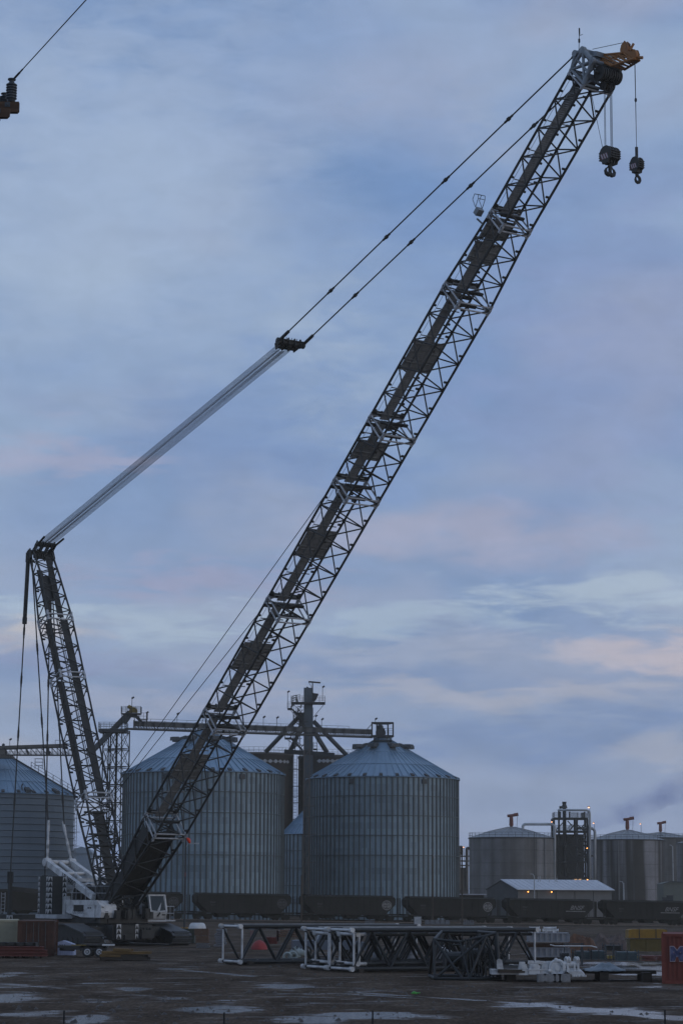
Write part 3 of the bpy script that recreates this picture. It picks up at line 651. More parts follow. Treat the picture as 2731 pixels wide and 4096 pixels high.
# ------------------------------------------------------------------ hook blocks
stripe_w=mat('stripe_white',(.42,.36,.38),.6,0,.1,2); stripe_r=mat('stripe_red',(.10,.02,.02),.6,0,.1,2)
def hook_block(px,py,yl,name,label,wid,hgt,thick,double,lines):
    base=cp(px,py,yl); o=thing(name,ROOT+HV*base.x+WV*base.y+V((0,0,base.z)),label,'crane hook','hook blocks under the boom head',-(math.pi/2-AL))
    m=MB(); w=wid/2;h=hgt/2
    prof=[(-w,-.1*h),(-w,.35*h),(-.72*w,.72*h),(-.3*w,.95*h),(.3*w,.95*h),(.72*w,.72*h),(w,.35*h),(w,-.1*h),(.92*w,-.55*h),(.6*w,-.7*h),(.5*w,-h),(-.5*w,-h),(-.6*w,-.7*h),(-.92*w,-.55*h)]
    k=4 if double else 2
    for i in range(k):
        y=-thick/2+i*(thick-.1)/(k-1); m.prism([(x,y,z) for x,z in prof],(0,.1,0))
    for i in range(max(2,k)): m.tube((0,-thick/2+.08+i*thick/k*.95,.05),(0,-thick/2+.16+i*thick/k*.95,.05),w*.93,18)
    m.bx(-.2,.2,-thick/2+.05,thick/2-.05,-h*1.02,h*.75)
    for i in range(4):
        for sx in (-1,1):
            z=.3*h-i*.26*h; m.bx(sx*w-.05 if sx>0 else -w-.05,sx*w+.05 if sx>0 else -w+.05,-thick/2-.01,thick/2+.01,z-.05*h,z+.05*h)
    m.build('sheave_housing',black,o)
    mp_=MB(); mp_.prism([(-.75*w,-thick/2-.012,-.5*h),(.35*w,-thick/2-.012,-.5*h),(.5*w,-thick/2-.012,.12*h),(-.75*w,-thick/2-.012,.12*h)],(0,.01,0)); pn=mp_.build('warning_panel',stripe_r,o)
    ms=MB()
    for i in range(3):
        x=-.75*w+i*.42*w; ms.prism([(x,-thick/2-.02,.1*h),(x+.22*w,-thick/2-.02,.1*h),(x+.52*w,-thick/2-.02,-.48*h),(x+.3*w,-thick/2-.02,-.48*h)],(0,.006,0))
    ms.build('warning_stripes',stripe_w,pn)
    hk=MB(); z=-h
    if double:
        hk.tube((0,0,z+.1),(0,0,z-.62),.13,10,.12)
        for s_ in (-1,1):
            pts=[(0,0,z-.66),(0,s_*.16,z-.72),(0,s_*.33,z-.66),(0,s_*.40,z-.5),(0,s_*.33,z-.34),(0,s_*.22,z-.26),(0,s_*.12,z-.08)]
            hk.path(pts,.1,8,[.16,.16,.14,.11,.075,.045,.03])
    else:
        hk.tube((0,0,z+.15),(0,0,z-.18),.12,10)
        pts=[(0,.05+.2*math.sin(a),z-.42+.22*math.cos(a)) for a in [R(q) for q in (-20,20,60,100,140,180,220,260,300)]]
        hk.path(pts,.09,8,[.08,.09,.1,.11,.115,.11,.1,.08,.06])
        hk.path([(0,-.05,z-.2),(0,-.16,z-.3),(0,-.16,z-.42)],.03,6)
    hk.build('hook',black,o)
    mr=MB()
    for (dx,dy,tz,r) in lines: mr.tube((dx[0],dy[0],h*.8),(dx[1],dy[1],tz),r,5)
    if not double: mr.tube((0,0,h*.85),(0,0,h*.85+.75),.1,8); mr.ball((0,0,h+3.9),.09,8,(1,1,1.8))
    mr.build('hook_rope',rope,o); return o
zt=shc.z; hb=cp(2437,622,.05)
dz=zt-hb.z
hook_block(2437,622,.05,'hook_block','larger black hook block with twin ramshorn hook and striped panel',1.12,1.24,.86,True,
  [((-.3,-.75),(-.34,-.9),dz-1.2,.018)]+[((-.1,-.1),(y,y),dz-.2,.018) for y in (-.33,-.24,.2,.28,.36)])
hb2=cp(2545,660,ty); dz2=q2.z-hb2.z
hook_block(2545,660,ty,'hook_block','smaller single line hook block hanging under the orange jib tip',.84,1.1,.5,False,[((0,0),(0,0),dz2,.02),((0.0,-.06),(0,-.0),dz2,.012)])
# orange warning flag hanging at the lowest boom frame
fg=MB(); cpt=C1-bz_*DB/2+V((0,WB/2,0)); w0=ROOT+HV*cpt.x+WV*cpt.y+V((0,0,cpt.z))
p=at(749,3353,w0.y); q=at(761,3374,w0.y)
fg.path([p,p.lerp(q,.35)+V((.03,0,.03)),p.lerp(q,.7)+V((.02,0,.0)),q],.1,8,[.09,.15,.12,.04]); fg.tube(w0,p,.02,5)
flag=fg.build('warning_flag',mat('flag_orange',(.85,.06,.015),.7,0,.05,3)); tag(flag,'small bright orange streamer hanging at the lowest white boom frame','flag')
# ------------------------------------------------------------------ grain silos
def corrugated(name,col,metal,rough,per_ring,amp=.35,seam=1.12,bumpy=14.):
    """galvanised sheet: each sheet has its own weathering tone, fine horizontal corrugation"""
    m=bpy.data.materials.new(name); m.use_nodes=True; t=m.node_tree; b=t.nodes['Principled BSDF']; ln=t.links
    b.inputs['Metallic'].default_value=metal; b.inputs['Roughness'].default_value=rough
    tcn=t.nodes.new('ShaderNodeTexCoord'); sp_=t.nodes.new('ShaderNodeSeparateXYZ'); ln.new(tcn.outputs['Object'],sp_.inputs[0])
    def M(op,a,b_=None):
        q=t.nodes.new('ShaderNodeMath'); q.operation=op
        for i,v in enumerate((a,b_)):
            if v is None: continue
            if isinstance(v,(int,float)): q.inputs[i].default_value=v
            else: ln.new(v,q.inputs[i])
        return q.outputs[0]
    ang=M('ARCTAN2',sp_.outputs[1],sp_.outputs[0]); ai=M('FLOOR',M('MULTIPLY',ang,per_ring/(2*math.pi))); zi=M('FLOOR',M('DIVIDE',sp_.outputs[2],seam))
    cv=t.nodes.new('ShaderNodeCombineXYZ'); ln.new(ai,cv.inputs[0]); ln.new(zi,cv.inputs[1])
    wn=t.nodes.new('ShaderNodeTexWhiteNoise'); wn.noise_dimensions='2D'; ln.new(cv.outputs[0],wn.inputs['Vector'])
    cz=t.nodes.new('ShaderNodeCombineXYZ'); ln.new(zi,cz.inputs[0]); w2=t.nodes.new('ShaderNodeTexWhiteNoise'); w2.noise_dimensions='2D'; ln.new(cz.outputs[0],w2.inputs['Vector'])
    n=t.nodes.new('ShaderNodeTexNoise'); mp=t.nodes.new('ShaderNodeMapping'); mp.inputs['Scale'].default_value=(.5,.5,.06); ln.new(tcn.outputs['Object'],mp.inputs[0]); ln.new(mp.outputs[0],n.inputs['Vector']); n.inputs['Scale'].default_value=1.2; n.inputs['Detail'].default_value=6
    tone=M('ADD',M('ADD',M('MULTIPLY',wn.outputs[0],amp*.55),M('MULTIPLY',w2.outputs[0],amp*.45)),M('ADD',M('MULTIPLY',n.outputs['Fac'],amp*1.1),1-amp))
    x=t.nodes.new('ShaderNodeMix'); x.data_type='RGBA'; x.blend_type='MULTIPLY'; x.inputs[0].default_value=1; x.inputs[6].default_value=(*col,1); ln.new(tone,x.inputs[7]); ln.new(x.outputs[2],b.inputs['Base Color'])
    wv=M('SINE',M('MULTIPLY',sp_.outputs[2],2*math.pi*bumpy/1.12)); bp=t.nodes.new('ShaderNodeBump'); bp.inputs['Strength'].default_value=.25; bp.inputs['Distance'].default_value=.02
    ln.new(wv,bp.inputs['Height']); ln.new(bp.outputs[0],b.inputs['Normal']); return m
wallm=corrugated('galvanised_silo_wall',(.19,.25,.285),.1,.6,88,.55)
wallm2=corrugated('ribbed_silo_wall',(.15,.18,.205),.1,.6,10,.30,1.16,6)
roofm=corrugated('galvanised_silo_roof',(.19,.29,.385),.3,.40,60,.2,4)
stiffm=mat('silo_stiffener',(.075,.092,.096),.6,.2,.2,.5)
clipm=mat('silo_clip',(.04,.045,.05),.6,.2,.2,.5)
def silo(px,Y,pr,peave,papex,label,nst=88,ringh=3.45,ribbed=False,collar=1.7,cat='grain silo',base=0.,vents=(),n=88,simple=False):
    c=at(px,peave,Y); Rr=pr*Y/F*1.002; ze=c.z; za=at(px,papex,Y).z
    o=thing('grain_silo',(c.x,Y,0),label,cat,'steel grain silos'); hr=za-ze
    w=MB(); w.lathe([(Rr,base),(Rr,ze)],n); w.build('silo_wall',wallm2 if ribbed else wallm,o,True)
    st=MB()
    if not ribbed:
        for i in range(nst):
            t=2*math.pi*(i+.5)/nst; p=V((math.cos(t),math.sin(t),0)); tg=V((-p.y,p.x,0))
            a=p*(Rr+.09); st.beam(a+V((0,0,base)),a+V((0,0,ze-.25)),.30,.16) if False else st.prism([p*(Rr-.02)+tg*.15+V((0,0,base)),p*(Rr+.16)+tg*.11+V((0,0,base)),p*(Rr+.16)-tg*.11+V((0,0,base)),p*(Rr-.02)-tg*.15+V((0,0,base))],(0,0,ze-.2-base))
        st.build('wall_stiffeners',stiffm,o)
    rg=MB(); z=ze-(ringh if not ribbed else .95)
    while z>base+1:
        if ribbed: rg.lathe([(Rr+.005,z-.11),(Rr+.16,z),(Rr+.16,z+.05),(Rr+.005,z+.07)],n)
        elif z>ze-4.2*ringh: rg.lathe([(Rr+.005,z-.06),(Rr+.19,z-.05),(Rr+.19,z+.05),(Rr+.005,z+.06)],n)
        z-=ringh if not ribbed else 1.16
    rg.lathe([(Rr+.02,ze-.22),(Rr+.24,ze-.2),(Rr+.24,ze),(Rr+.02,ze+.02)],n); rg.build('ring_bands',wallm2 if ribbed else stiffm,o,False)
    rf=MB(); nt=3; e0=Rr+.35
    def rad(u): return e0+(collar-e0)*u
    def zz(u): return ze-.1+(hr+.1)*u
    for k in range(nt):
        u0,u1=k/nt,(k+1)/nt; h=.10*(1 if k else 0)
        rf.lathe([(rad(u0),zz(u0)+h-.06),(rad(u0),zz(u0)+h),(rad(u1),zz(u1)+h*.3)],n)
    nr=66
    for i in range(nr):
        t=2*math.pi*i/nr; p=V((math.cos(t),math.sin(t),0))
        for k in range(nt):
            if k==2 and i%2: continue
            u0,u1=k/nt+.002,(k+1)/nt-.004
            rf.beam(p*rad(u0)+V((0,0,zz(u0)+.10)),p*rad(u1)+V((0,0,zz(u1)+.09)),.10,.13)
    rf.lathe([(collar,zz(1)-.1),(collar,zz(1)+.45),(0.01,zz(1)+.45)],24)
    roof=rf.build('silo_roof',roofm,o,False)
    if not simple:
        ec=MB(); 
        for i in range(30):
            t=2*math.pi*(i+.3)/30; p=V((math.cos(t),math.sin(t),0)); tg=V((-p.y,p.x,0)); q=p*(Rr+.28)
            ec.prism([q+tg*.3+V((0,0,ze-.15)),q-tg*.3+V((0,0,ze-.15)),q-tg*.3+V((0,0,ze+.25)),q+tg*.3+V((0,0,ze+.25))],p*-.75+V((0,0,.3)))
        ec.build('eave_vents',clipm,roof)
    for t in vents:
        vm=MB(); u=.76; p=V((math.cos(t),math.sin(t),0)); tg=V((-p.y,p.x,0)); q=p*rad(u)+V((0,0,zz(u)))
        vm.prism([q+tg*.55+V((0,0,-.05)),q-tg*.55+V((0,0,-.05)),q-tg*.55+V((0,0,.75)),q+tg*.55+V((0,0,.75))],p*-1.2+V((0,0,.45)))
        vm.prism([q+p*.0+tg*.75+V((0,0,.35)),q-tg*.75+V((0,0,.35)),q-tg*.62+V((0,0,.95)),q+tg*.62+V((0,0,.95))],p*1.25+V((0,0,-.05)))
        vm.build('roof_vent',structm,roof)
    return o,c,Rr,ze,za
s3,c3,R3,ze3,za3=silo(1530,419,299,3118,2963,'corrugated grain silo standing clear of the boom with the conveyor drive house on its peak',vents=[R(-90+d) for d in (-62,-22,22,62,110,-118)])
s2,c2,R2,ze2,za2=silo(816,395,317,3098,2932,'corrugated grain silo directly behind the lower boom of the crane',vents=[R(-90+d) for d in (-70,-25,25,70,115,-115)])
s1,c1_,R1,ze1,za1=silo(6,430,289,3181,3036,'ribbed grain silo cut off at the left edge with a stair up its roof',ribbed=True,collar=2.1)
s4,c4,R4,ze4,za4=silo(1262,470,130,3336,3228,'small pale silo half hidden between the two large grain silos',nst=40,simple=True)
# inspection hatches on the two large silos
for s_,Rr,ze in ((s3,R3,ze3),(s2,R2,ze2)):
    for t in (R(-90-24),R(-90+31)):
        h=MB(); p=V((math.cos(t),math.sin(t),0)); tg=V((-p.y,p.x,0)); q=p*(Rr+.02)+V((0,0,ze-1.3)); h.prism([q+tg*.45,q-tg*.45,q-tg*.45+V((0,0,.8)),q+tg*.45+V((0,0,.8))],p*.3); h.build('wall_hatch',clipm,s_)
# stair along the roof of the ribbed silo, hatch boxes, painted letter
sm_=MB(); top=V((2.3,-.6,za1+.1)); bot=V((R1+.3,-1.2,ze1+.15)); sm_.beam(top,bot,.9,.12)
d=bot-top
for i in range(60):
    p=top+d*(i/60); sm_.bx(p.x-.1,p.x+.1,p.y-.45,p.y+.45,p.z+.06,p.z+.12)
sm_.rail([top+d*.28+V((0,.4,0)),bot+V((0,.4,0))],1.2,.035,1.6,1); sm_.rail([top+d*.28+V((0,-.4,0)),bot+V((0,-.4,0))],1.2,.03,1.6,1)
q=top+d*.33+V((0,.5,.3)); sm_.rail([q,q+V((1.4,0,0)),q+V((1.4,1.2,0)),q+V((0,1.2,0)),q],1.9,.03,1.4,2)
sm_.build('roof_stair',structm,s1)
hm=MB()
for t in (R(-90+2),R(-90+29),R(-90+56)):
    p=V((math.cos(t),math.sin(t),0)); tg=V((-p.y,p.x,0)); q=p*(R1+.3)+V((0,0,ze1-.1)); hm.prism([q+tg*.5,q-tg*.5,q-tg*.5+V((0,0,.65)),q+tg*.5+V((0,0,.65))],p*-1.1+V((0,0,.5)))
t=R(-90+25); p=V((math.cos(t),math.sin(t),0)); hm.path([p*(R1-.3)+V((0,0,ze1+.3)),p*(R1-.9)+V((0,0,ze1+1.2)),p*(R1-1.0)+V((.2,0,ze1+1.6))],.14,6)
hm.build('eave_hatches',clipm,s1)
t=R(-90-.5); p=V((math.cos(t),math.sin(t),0)); tg=V((-p.y,p.x,0)); text('N',1.2,pitch,s1,basis(tg,(0,0,1),p,p*(R1+.03)+V((0,0,at(0,3209,Y=416).z))),bold=.03,name='painted_letter')
# ------------------------------------------------------------------ concrete silos behind
def concrete_silo(px,pr,ptop,Y,label,dlist):
    c=at(px,ptop,Y); Rr=pr*Y/F; o=thing('concrete_silo',(c.x,Y,0),label,'concrete silo','concrete silos behind the steel ones')
    m=MB(); m.lathe([(Rr,0),(Rr,c.z-.5),(Rr+.12,c.z-.5),(Rr+.12,c.z),(0.01,c.z+.15)],64); m.build('silo_wall',concrete,o,True)
    b=MB()
    for pxd,w in dlist:
        x=at(pxd,3045,Y).x-c.x; x=max(-Rr*.985,min(Rr*.985,x)); t=-math.acos(x/Rr); p=V((math.cos(t),math.sin(t),0)); tg=V((-p.y,p.x,0)); q=p*(Rr+.015)+V((0,0,at(px,3045,Y-Rr*.8).z))
        b.prism([q+tg*.62,q+V((0,0,.42)),q-tg*.62,q-V((0,0,.42))],p*.02)
    b.build('diamond_band',pitch,o)
    rr=MB(); pts=[V((Rr*.97*math.cos(t),Rr*.97*math.sin(t),c.z)) for t in [2*math.pi*i/40 for i in range(41)]]
    rr.rail(pts,1.1,.03,1.5,1); rr.bx(-1,1.2,-Rr*.6,-Rr*.6+1,c.z+.1,c.z+1.5) if False else None
    rr.build('roof_railing',structm,o)
    return o
concrete_silo(1040,133,3016,482,'dark concrete silo with pale diamonds, left of the tall elevator tower',[(1047,1),(1064,1),(1085,1),(1106,1),(1124,1),(1140,1),(1152,1),(1030,1)])
concrete_silo(1330,136,3026,482,'dark concrete silo right of the elevator tower, mostly behind the silo roof',[(1295,1),(1311,1),(1330,1),(1349,1),(1279,1)])
# ladder between the concrete silos
lo=at(1181,3100,478); lt=thing('caged_ladder',(lo.x,478,0),'tall caged ladder and pipes in the gap between the concrete silos','ladder')
m=MB(); zt_=at(1181,3022,478).z
for dx in (-.35,.35): m.tube((dx,0,0),(dx,0,zt_),.05,5)
for i in range(int(zt_/.6)): m.tube((-.35,0,i*.6),(.35,0,i*.6),.03,4)
for i in range(int(zt_/1.5)): 
    for dx in (-.35,0,.35): m.tube((dx,-.7,i*1.5),(dx,-.7,i*1.5+1.5),.02,4)
    m.bx(-.4,.4,-.72,-.68,i*1.5,i*1.5+.05)
m.tube((.95,0,0),(.95,0,zt_),.09,6)
for i in range(6): m.bx(-1.3,1.3,-.1,.1,zt_-3-i*3.4,zt_-2.85-i*3.4)
m.bx(-1,1,-.6,.6,at(1181,3170,478).z-.8,at(1181,3170,478).z-.7); m.rail([(-.9,-.6,at(1181,3170,478).z-.7),(.9,-.6,at(1181,3170,478).z-.7)],1,.03,.9)
m.build('ladder_frame',dstruct,lt)
# ------------------------------------------------------------------ bucket elevator tower
YE=428
def P(x,y,Y=YE): return at(x,y,Y)
def lamp_post(mb,base,h,r=.05): mb.tube(base,base+V((0,0,h)),r,5); mb.tube(base+V((-.05,0,h-.1)),base+V((.35,-.1,h+.15)),.16,6)
e0=P(1235,3600); el=thing('elevator_tower',(e0.x,YE,0),'tall bucket elevator tower with slanting spouts above the silos','elevator tower')
def rel(p): return V(p)-V((e0.x,YE,0))
def E_(x,y,dy=0): return rel(P(x,y))+V((0,dy,0))
m=MB(); a=E_(1216,2756); b=E_(1253,2756); m.bx(a.x,a.x+.85,-.4,.6,0,a.z); m.bx(b.x-.9,b.x,-.4,.6,0,a.z-3.5); m.bx(a.x+.1,b.x-.1,-.1,.4,1,a.z-1)
hd0=E_(1216,2752); hd1=E_(1248,2815); m.bx(hd0.x-.03,hd1.x+.03,-.7,.9,hd1.z,hd0.z)
m.build('elevator_casing',casing,el)
m=MB(); a=E_(1230,2772); 
m.prism([E_(1250,2772,-.5),E_(1274,2776,-.5),E_(1266,2795,-.5),E_(1258,2806,-.5),E_(1250,2806,-.5)],(0,1,0))
m.build('drive_hood',dstruct,el); m=MB(); m.tube(E_(1228,2752),E_(1231,2748),.2,8); m.build('top_vent',dstruct,el)
m=MB(); p=E_(1250,2780); q=E_(1250,2728); m.tube(p,q,.12,6); m.beam(E_(1234,2727),E_(1282,2731),.3,.28); m.tube(E_(1235,2730),E_(1247,2750),.04,5)
m.build('hoist_davit',dstruct,el)
m=MB(); z=E_(1216,2812).z
def deck(m,x0,x1,y,th=.2,d0=-1.6,d1=1.6,rail=True):
    a=E_(x0,y); b=E_(x1,y); zz_=(a.z+b.z)/2; m.bx(a.x,b.x,d0,d1,zz_-th,zz_)
    if rail: m.rail([(a.x,d0,zz_),(b.x,d0,zz_),(b.x,d1,zz_),(a.x,d1,zz_),(a.x,d0,zz_)],1.1,.028,1.1,1)
deck(m,1165,1300,2810,.3); deck(m,1150,1166,2834,.2); deck(m,1139,1164,2952,.2); deck(m,1190,1216,2852,.18); deck(m,1253,1268,2996,.15)
m.beam(E_(1164,2832,-1),E_(1175,2812,-1),.2); m.beam(E_(1165,2835,-1),E_(1215,2886,-1),.5,.3); m.beam(E_(1160,2950,-1),E_(1210,3002,-1),.6,.35); m.beam(E_(1162,2945,-1),E_(1205,2900,-1),.35)
m.tube(E_(1174,2850,-1),E_(1174,2960,-1),.08,5); m.tube(E_(1200,2940,-1),E_(1200,3005,-1),.07,5); m.tube(E_(1180,2960,-.5),E_(1180,3005,-.5),.08,5)
m.tube(E_(1300,2812,0),E_(1254,2868,0),.05,5); m.tube(E_(1160,2838,0),E_(1172,2852,0),.05,5)
rn=random.Random(5)
for i in range(22):
    x=rn.uniform(1172,1214); y=rn.uniform(2815,2900); p=E_(x,y,rn.uniform(-1,1)); q=p+V((rn.uniform(-.9,.9),0,rn.uniform(-1.1,1.1))); m.beam(p,q,.12)
for i in range(14):
    x=rn.uniform(1165,1215); y=rn.uniform(2935,3005); p=E_(x,y,rn.uniform(-1,1)); q=p+V((rn.uniform(-1.1,1.1),0,rn.uniform(-1.1,1.1))); m.beam(p,q,.1)
a=E_(1195,2860,-.6); b=E_(1216,2905,-.6); m.bx(a.x,b.x,-.6,.6,b.z,a.z)
for i in range(3): m.rail([E_(1168+i*3,2815-i*2,-1.5),E_(1200,2806,-1.5)],1.2,.03,.8,2)
for (xa,ya,xb,yb) in ((1168,2838,1200,2862),(1200,2864,1176,2884),(1176,2886,1206,2906),(1164,2955,1196,2975),(1196,2977,1172,2998)):
    for dd in (-1.2,-.5):
        m.beam(E_(xa,ya,dd),E_(xb,yb,dd),.14); m.beam(E_(xa,ya-22,dd),E_(xb,yb-22,dd),.05)
        for i in range(5): p=E_(xa,ya,dd).lerp(E_(xb,yb,dd),i/4); m.tube(p,p+V((0,0,1.0)),.03,4)
m.build('service_platform',dstruct,el)
m=MB()
for p,q,r in (((1204,2858),(1061,3008),.42),((1198,2925),(1160,3004),.38),((1253,2884),(1388,3022),.42),((1246,2910),(1308,3010),.45),((1205,2860),(1222,2925),.5)):
    m.tube(E_(*p,.2),E_(*q,.2+(.6 if p[0]<1240 else .4)),r,10)
m.build('grain_spouts',structm,el,True)
m=MB()
for x,y,h in ((1151,2834,3.0),(1290,2806,2.6),(1158,3006,2.4),(1268,3008,2.3),(1262,2905,1.8)): lamp_post(m,E_(x,y,-1.4),h)
m.build('lamp_posts',dstruct,el)
m=MB(); a=E_(1137,3006); b=E_(1338,3020); m.beam(a+V((0,-.5,0)),E_(1240,3012,-.5),.5,.7); m.beam(E_(1240,3012,-.5),b+V((0,-.5,0)),.5,.7); m.beam(a+V((0,1,0)),b+V((0,1,0)),.5,.7); m.build('support_beams',dstruct,el)
# lattice column standing in front
Yl=400; lc0=at(1223,3600,Yl); lcol=thing('lattice_column',(lc0.x,Yl,0),'slim rusty lattice column in front of the elevator tower','column'); m=MB(); zt_=at(1223,2945,Yl).z
for dx in (-.5,.5):
    for dy in (-.5,.5): m.beam((dx,dy,0),(dx,dy,zt_),.16)
k=26
for i in range(k):
    z0=i*zt_/k; z1=(i+1)*zt_/k
    for s_ in (-.5,.5): m.beam((-.5 if i%2 else .5,s_,z0),(.5 if i%2 else -.5,s_,z1),.09); m.beam((s_,-.5 if i%2 else .5,z0),(s_,.5 if i%2 else -.5,z1),.09)
    if i%4==0: m.bx(-.56,1.6 if i in(8,12,16) else .56,-.6,.6,z0,z0+.09)
tag(lcol); m.build('lattice_frame',tanw,lcol)
# ------------------------------------------------------------------ conveyor gallery and its supports
YA,YB=398.,418.
ga=at(505,2895,YA); gb=at(1490,2930,YB)
gal=thing('conveyor_gallery',(0,0,0),'long enclosed conveyor gallery running over the silo peaks past the elevator tower','conveyor')
def gpnt(u,dz=0,dy=0): return ga.lerp(gb,u)+V((0,dy,dz))
m=MB(); ax=(gb-ga).normalized()
def gbox(mb,u0,u1,z0,z1,y0,y1): 
    a=gpnt(u0); b=gpnt(u1)
    mb.add([a+V((0,y0,z0)),b+V((0,y0,z0)),b+V((0,y1,z0)),a+V((0,y1,z0)),a+V((0,y0,z1)),b+V((0,y0,z1)),b+V((0,y1,z1)),a+V((0,y1,z1))],[(0,3,2,1),(4,5,6,7),(0,1,5,4),(1,2,6,5),(2,3,7,6),(3,0,4,7)])
gbox(m,.03,1,-.35,.45,-.5,.5); m.build('conveyor_casing',structm,gal)
m=MB(); gbox(m,0,1,-1.0,-.75,-.9,-.7); gbox(m,0,1,-1.0,-.75,.7,.9); gbox(m,.03,1,.46,.54,-.8,-.7)
nb=90
for i in range(nb):
    u=.03+.97*i/nb; u2=.03+.97*(i+.5)/nb; u3=.03+.97*(i+1)/nb
    for y in (-.8,.8):
        m.beam(gpnt(u,-.8,y),gpnt(u2,-.38,y),.07); m.beam(gpnt(u2,-.38,y),gpnt(u3,-.8,y),.07)
for i in range(24):
    u=.03+.97*i/24; gbox(m,u,u+.003,-1.05,.5 if i%3 else .62,-.95,-.55)
m.build('gallery_truss',dstruct,gal)
m=MB(); m.rail([gpnt(.05,.5,-.75),gpnt(.9,.5,-.75)],.42,.03,2.2,0)
for u in (.08,.20,.30,.545,.60,.785): lamp_post(m,gpnt(u,.4,-.7),1.6)
m.build('gallery_railing',dstruct,gal)
# drive house on the right silo
dh=thing('drive_house',(at(1529,2950,YB).x,YB,at(1529,2949,YB).z),'open steel frame with drive motor on the peak of the silo right of the crane','drive frame')
def D_(x,y,dy=0): p=at(x,y,YB); return p-V((at(1529,2950,YB).x,YB,at(1529,2949,YB).z))+V((0,dy,0))
m=MB()
A_=D_(1487,2893); B_=D_(1571,2893); z0=0.; z1=A_.z
for x,y in ((A_.x,-1.2),(A_.x+.9,1.2),(B_.x,-1.2),(B_.x-.9,1.2)): m.beam((x,y,z0),(x,y,z1),.25)
for a,b in (((A_.x,-1.2),(B_.x,-1.2)),((A_.x+.9,1.2),(B_.x-.9,1.2)),((A_.x,-1.2),(A_.x+.9,1.2)),((B_.x,-1.2),(B_.x-.9,1.2))):
    m.beam((*a,z1),(*b,z1),.3); m.beam((*a,z0+.15),(*b,z0+.15),.35)
m.bx(A_.x,B_.x,-1.3,1.3,.0,.12); m.rail([(B_.x-1.6,-1.1,.3),(B_.x,-1.1,.3),(B_.x,1.1,.3)],1.2,.03,.7,2); m.beam((A_.x,-1.2,z1-.2),(A_.x-1.2,-1.2,z1-1.5),.12)
for i in range(6): t=math.pi*2*i/6; m.beam((1.5*math.cos(t),1.5*math.sin(t),-.9),(1.5*math.cos(t),1.5*math.sin(t),0),.16)
m.bx(-1.75,1.75,-1.75,1.75,-.75,-.66); lamp_post(m,V((A_.x+.6,-1.2,z1)),.7)
m.build('frame',dstruct,dh)
m=MB(); a=D_(1522,2922); m.bx(a.x-.7,a.x+.75,-.5,.5,.3,1.6); m.ball((a.x-.1,0,1.75),.62,10); m.tube((a.x-.9,0,.8),(a.x+.9,0,.8),.35,10); m.build('drive_motor',clipm,dh)
# lattice support tower with head platform
YT=397; t0=at(475,3600,YT); tw=thing('support_tower',(t0.x,YT,0),'cross-braced lattice tower carrying the conveyor head, right of the crane mast','lattice tower')
def T_(x,y,dy=0): return at(x,y,YT)-V((t0.x,YT,0))+V((0,dy,0))
zt_=T_(475,2922).z
legs=[V((0,0,0)),V((1.17,1.55,0)),V((-1.25,2.9,0)),V((-2.42,1.35,0))]
legs2=[V((-2.42,1.35,0)),V((-1.25,2.9,0)),V((-2.3,3.6,0)),V((-3.45,2.1,0))]
m=MB(); lev=3.07
for ls,rw in ((legs,.075),(legs2,.06)):
    for p in ls: m.beam(p,p+V((0,0,zt_)),.20)
    k=int(zt_/lev)+1
    for i in range(k+1):
        zb_=zt_-i*lev
        for a,b in zip(ls,ls[1:]+ls[:1]):
            if zb_<0: continue
            m.beam(a+V((0,0,zb_)),b+V((0,0,zb_)),.13); m.beam(a+V((0,0,zb_-.28)),b+V((0,0,zb_-.28)),.07)
            m.beam(a+V((0,0,zb_)),b+V((0,0,zb_-lev)),rw); m.beam(b+V((0,0,zb_)),a+V((0,0,zb_-lev)),rw)
m.tube((-.9,1.2,0),(-.9,1.2,zt_),.10,6); m.build('tower_frame',dstruct,tw)
m=MB(); a=T_(396,2908); b=T_(506,2904)
m.bx(a.x,b.x,-.6,3.6,zt_-.3,zt_+.25); m.rail([(a.x,-.5,zt_+.25),(b.x,-.5,zt_+.25),(b.x,3.5,zt_+.25),(a.x,3.5,zt_+.25),(a.x,-.5,zt_+.25)],1.15,.03,1.0,2)
a=T_(486,2853); b=T_(564,2853); m.bx(a.x,b.x,-.6,1.6,a.z-.15,a.z); m.rail([(a.x,-.6,a.z),(b.x,-.6,a.z),(b.x,1.6,a.z),(a.x,1.6,a.z),(a.x,-.6,a.z)],1.15,.03,.8,2)
c_=T_(562,2878); m.bx(c_.x,c_.x+1.2,-.6,.8,c_.z-.1,c_.z); m.rail([(c_.x,-.6,c_.z),(c_.x+1.2,-.6,c_.z),(c_.x+1.2,.8,c_.z)],1.1,.03,.6,1)
for x in (490,503,540,558,590): p=T_(x,2853,-.5); m.beam(p,V((p.x,p.y,zt_+.2)),.13)
lamp_post(m,T_(529,2853,-.6),2.6); m.build('head_platform',dstruct,tw)
m=MB()
top_=T_(520,2848,.4); low=T_(352,3020,.8)
m.beam(top_,low,.95,.85); m.prism([T_(508,2853,0),T_(545,2853,0),T_(570,2885,0),T_(560,2888,0),T_(540,2870,0),T_(524,2868,0),T_(505,2895,0),T_(492,2892,0)],(0,.9,0))
m.build('inclined_conveyor',structm,tw)
m=MB(); m.prism([T_(514,2850,-.2),T_(550,2850,-.2),T_(549,2838,-.2),T_(541,2829,-.2),T_(531,2828,-.2),T_(520,2836,-.2)],(0,1.1,0)); m.tube(T_(513,2826,.3),T_(527,2831,.3),.34,10); m.tube(T_(514,2822,.3),T_(519,2831,.3),.3,8)
m.build('drive_motor',yellow,tw)
